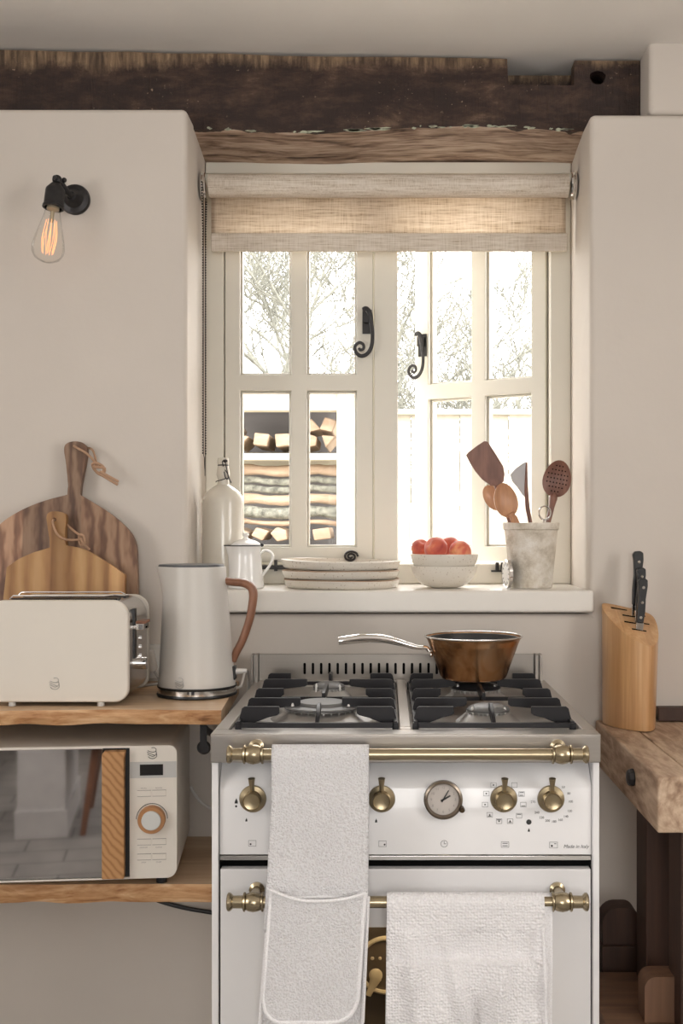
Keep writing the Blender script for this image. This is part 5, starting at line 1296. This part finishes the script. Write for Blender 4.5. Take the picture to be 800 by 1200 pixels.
def knife(label, px0, py0, px1, py1, Y, sc):
    p0, p1 = V3(px0, py0, Y), V3(px1, py1, Y); d = p1 - p0; L = d.length
    ang = math.atan2(d.x, d.z)
    k = thing('kitchen_knife', label, 'knife', tuple(p0), (0, ang, 0), 'knives in the block')
    w0 = .0078 * sc
    b = B(); h = L
    prof = [(-w0 * .8, .014), (w0 * .8, .014), (w0 * 1.0, h * .35), (w0 * .85, h * .6), (w0 * 1.05, h * .85), (w0 * .9, h * .97), (w0 * .2, h), (-w0 * 1.0, h * .985), (-w0 * 1.45, h * .93), (-w0 * 1.15, h * .84), (-w0 * .85, h * .6), (-w0 * .95, h * .35)]
    b.poly(prof, -.0065, .0065); b.done('handle', BLACK, k, bevel=.002, seg=3)
    b = B(); b.poly([(-w0 * .8, -.012), (w0 * .8, -.012), (w0 * .95, .014), (-w0 * .95, .014)], -.0045, .0045); b.done('bolster', CHROME, k, bevel=.001)
    b = B(); b.box(-w0 * .8, w0 * .8, -.0009, .0009, -.05, -.012); b.done('blade', STEELV, k)
    for f in (.24, .53, .82): b = B(); b.lathe([(0, 0), (.0032, 0), (.003, .0007), (0, .0009)], (0, -.0064, h * f), 14, axis='Y'); b.done('rivet', CHROME, k)
knife('tallest black-handled knife at the back of the block', 744, 717, 748.5, 645.5, 2.283, 1.15)
knife('middle black-handled knife, half hidden behind the front one', 747.5, 724, 752, 665, 2.262, 1.0)
knife('front black-handled knife, lowest in the block', 748.5, 738, 754, 677.5, 2.238, 1.05)

# ------------------------------------------------------------------ room behind the viewer (seen only in reflections)
t = thing('armchair', 'dark upholstered chair with splayed wooden legs, seen only mirrored in the microwave door', 'chair', (-.52, -.72, 0))
b = B(); b.poly(rrect(-.26, .26, .34, .46, .04), -.25, .25); b.done('seat', FABRICD, t, bevel=.02)
b = B(); b.poly(rrect(-.26, .26, .40, .95, .06), -.32, -.22); b.done('backrest', FABRICD, t, bevel=.02)
for sx in (-1, 1):
    for sy in (-1, 1):
        b = B(); b.tube([(sx * .17, sy * .18, .345), (sx * .22, sy * .22, .0)], [.018, .011], 12, smooth=0); b.done('leg', HANDLEW, t)
b = B()
for i in range(24): b.box(-1.95 + i * .035, -1.95 + i * .035 + .03, -2.38 + .02 * math.sin(i * 1.7), -2.34 + .02 * math.sin(i * 1.7), .02, 2.1)
tag(b.done('curtain', FABRICD), 'dark full-length curtain at the far end of the room, seen only in reflections', 'curtain')

# ------------------------------------------------------------------ garden beyond the window
b = B(); b.box(-12, 14, 2.8, 30, .45, .5); struct(b.done('ground', GROUND))
LY = 5.0
def lx(px): return X(px, LY)
def lz(py): return Z(py, LY)
t = thing('log_store', 'pale timber log store stacked with firewood outside the left panes', 'log store', (lx(330), LY + .2, .5))
for px in (230, 406):
    b = B(); b.box(lx(px - 11), lx(px + 11), LY - .05, LY + .04, .5, 2.0 if px < 300 else lz(440)); b.done('post', PALEW, t, world=True, bevel=.004)
b = B(); b.box(lx(215), lx(418), LY - .04, LY + .05, lz(482), lz(455)); b.done('top_rail', PALEW, t, world=True, bevel=.004)
b = B(); b.box(lx(205), lx(425), LY - .12, LY + .6, lz(452), lz(446)); b.done('roof', FENCE, t, world=True)
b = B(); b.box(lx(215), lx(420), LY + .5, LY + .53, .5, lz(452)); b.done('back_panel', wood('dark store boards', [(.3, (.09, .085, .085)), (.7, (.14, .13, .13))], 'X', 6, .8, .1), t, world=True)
for py in (535, 646):
    b = B(); b.box(lx(215), lx(420), LY + .0, LY + .5, lz(py + 4), lz(py - 4)); b.done('shelf', PALEW, t, world=True, bevel=.004)
random.seed(5)
def split_log(px, py, w_, h_, k, label):
    cx, cz = lx(px), lz(py); sx, sz = w_ * LY / 1311 / 2, h_ * LY / 1311 / 2
    n = (3, 4, 4, 5)[k % 4]; a0 = random.uniform(0, 6)
    pts = [(sx * math.cos(a0 + 2 * PI * i / n + random.uniform(-.15, .15)), sz * math.sin(a0 + 2 * PI * i / n + random.uniform(-.15, .15))) for i in range(n)]
    b = B(); b.poly(pts, -.02 - random.uniform(0, .05), .30)
    o = b.done('firewood_log', LOGEND, bevel=.006); o.location = (cx, LY + .08, cz); tag(o, label, 'log', 'split firewood in the log store'); return o
posn = []
k = 0
for row, (py, h_) in enumerate(((517, 24), (628, 22), (606, 0))):
    if h_ == 0: continue
    px = 268
    while px < 392:
        w_ = random.uniform(19, 27); split_log(px + w_ / 2, py - 2, w_, h_ - 4, k, ('split log on the upper deck of the log store' if row == 0 else 'split log on the bottom deck of the log store')); px += w_ + 1.5; k += 1
for px, py, w_ in ((268, 499, 20), (365, 499, 22), (384, 497, 24)): split_log(px, py, w_, 20, k, 'split log lying on top of the others on the upper deck'); k += 1
def long_log(py, h_, mat, label, px0=262, px1=394):
    b = B(); r = h_ * LY / 1311 / 2; x0, x1 = lx(px0), lx(px1)
    pts = [(x0 + (x1 - x0) * i / 6, LY + .10 + .01 * math.sin(i * 2), lz(py) + .006 * math.sin(i * 1.7)) for i in range(7)]
    b.tube(pts, [r * (1 + .12 * math.sin(i * 2.3)) for i in range(7)], 12, smooth=3)
    for v in b.bm.verts: v.co += Vector((0, 1, 1)) * .006 * noise.noise(v.co * 18)
    tag(b.done('firewood_log', mat), label, 'log', 'long logs in the log store')
long_log(550, 13, LOGEND, 'long tan split log lying just under the middle deck')
long_log(562.5, 8, BARK, 'grey mossy long log, upper of the two close together')
long_log(572.5, 8, BARK, 'grey mossy long log, lower of the two close together')
long_log(584.5, 12, LOGEND, 'long tan split log between the mossy grey logs')
long_log(600, 14, BARK, 'thick mossy long log just above the bottom split logs')
long_log(612.5, 6, LOGEND, 'thin pale long log lying on the bottom split logs')
# fence
FY = 5.6
fx = lambda px: X(px, FY); fz = lambda py: Z(py, FY)
t = thing('garden_fence', 'pale vertical-board garden fence outside the right-hand panes', 'fence', (fx(560), FY, .5))
b = B(); x = fx(425); i = 0
while x < fx(760): b.box(x, x + .118, FY + (.008 if i % 2 else 0), FY + .02 + (.008 if i % 2 else 0), .5, fz(486)); x += .122; i += 1
b.done('fence_boards', FENCE, t, world=True)
b = B(); b.box(fx(425), fx(760), FY - .03, FY + .05, fz(486), fz(480)); b.done('capping_rail', FENCE, t, world=True)
# bare trees
def bare_tree(label, x, y, z0, h, seed, lean=0):
    random.seed(seed); b = B()
    def grow(p, d, L, r, depth):
        pts = [p]; n = 4; q = p.copy(); dd = d.copy()
        for i in range(n):
            dd = (dd + Vector((random.uniform(-.28, .28), random.uniform(-.2, .2), random.uniform(-.16, .24)))).normalized(); q = q + dd * L / n; pts.append(q.copy())
        b.tube(pts, [max(r * (1 - .5 * i / n), .004 * y / 8) for i in range(n + 1)], 6 if depth < 2 else 4, smooth=2 if depth < 3 else 1)
        if depth >= 5: return
        for _ in range(4 if depth < 3 else 3):
            k = random.randint(1, n); a = random.uniform(0, 2 * PI); ax = Vector((math.cos(a), math.sin(a) * .6, random.uniform(-.1, .7)))
            grow(pts[k], (dd * .65 + ax * .8).normalized(), L * random.uniform(.55, .78), r * .5 * (1 - .1 * k) + .0015, depth + 1)
    grow(Vector((0, 0, 0)), Vector((lean, 0, 1)).normalized(), h * .36, .085, 0)
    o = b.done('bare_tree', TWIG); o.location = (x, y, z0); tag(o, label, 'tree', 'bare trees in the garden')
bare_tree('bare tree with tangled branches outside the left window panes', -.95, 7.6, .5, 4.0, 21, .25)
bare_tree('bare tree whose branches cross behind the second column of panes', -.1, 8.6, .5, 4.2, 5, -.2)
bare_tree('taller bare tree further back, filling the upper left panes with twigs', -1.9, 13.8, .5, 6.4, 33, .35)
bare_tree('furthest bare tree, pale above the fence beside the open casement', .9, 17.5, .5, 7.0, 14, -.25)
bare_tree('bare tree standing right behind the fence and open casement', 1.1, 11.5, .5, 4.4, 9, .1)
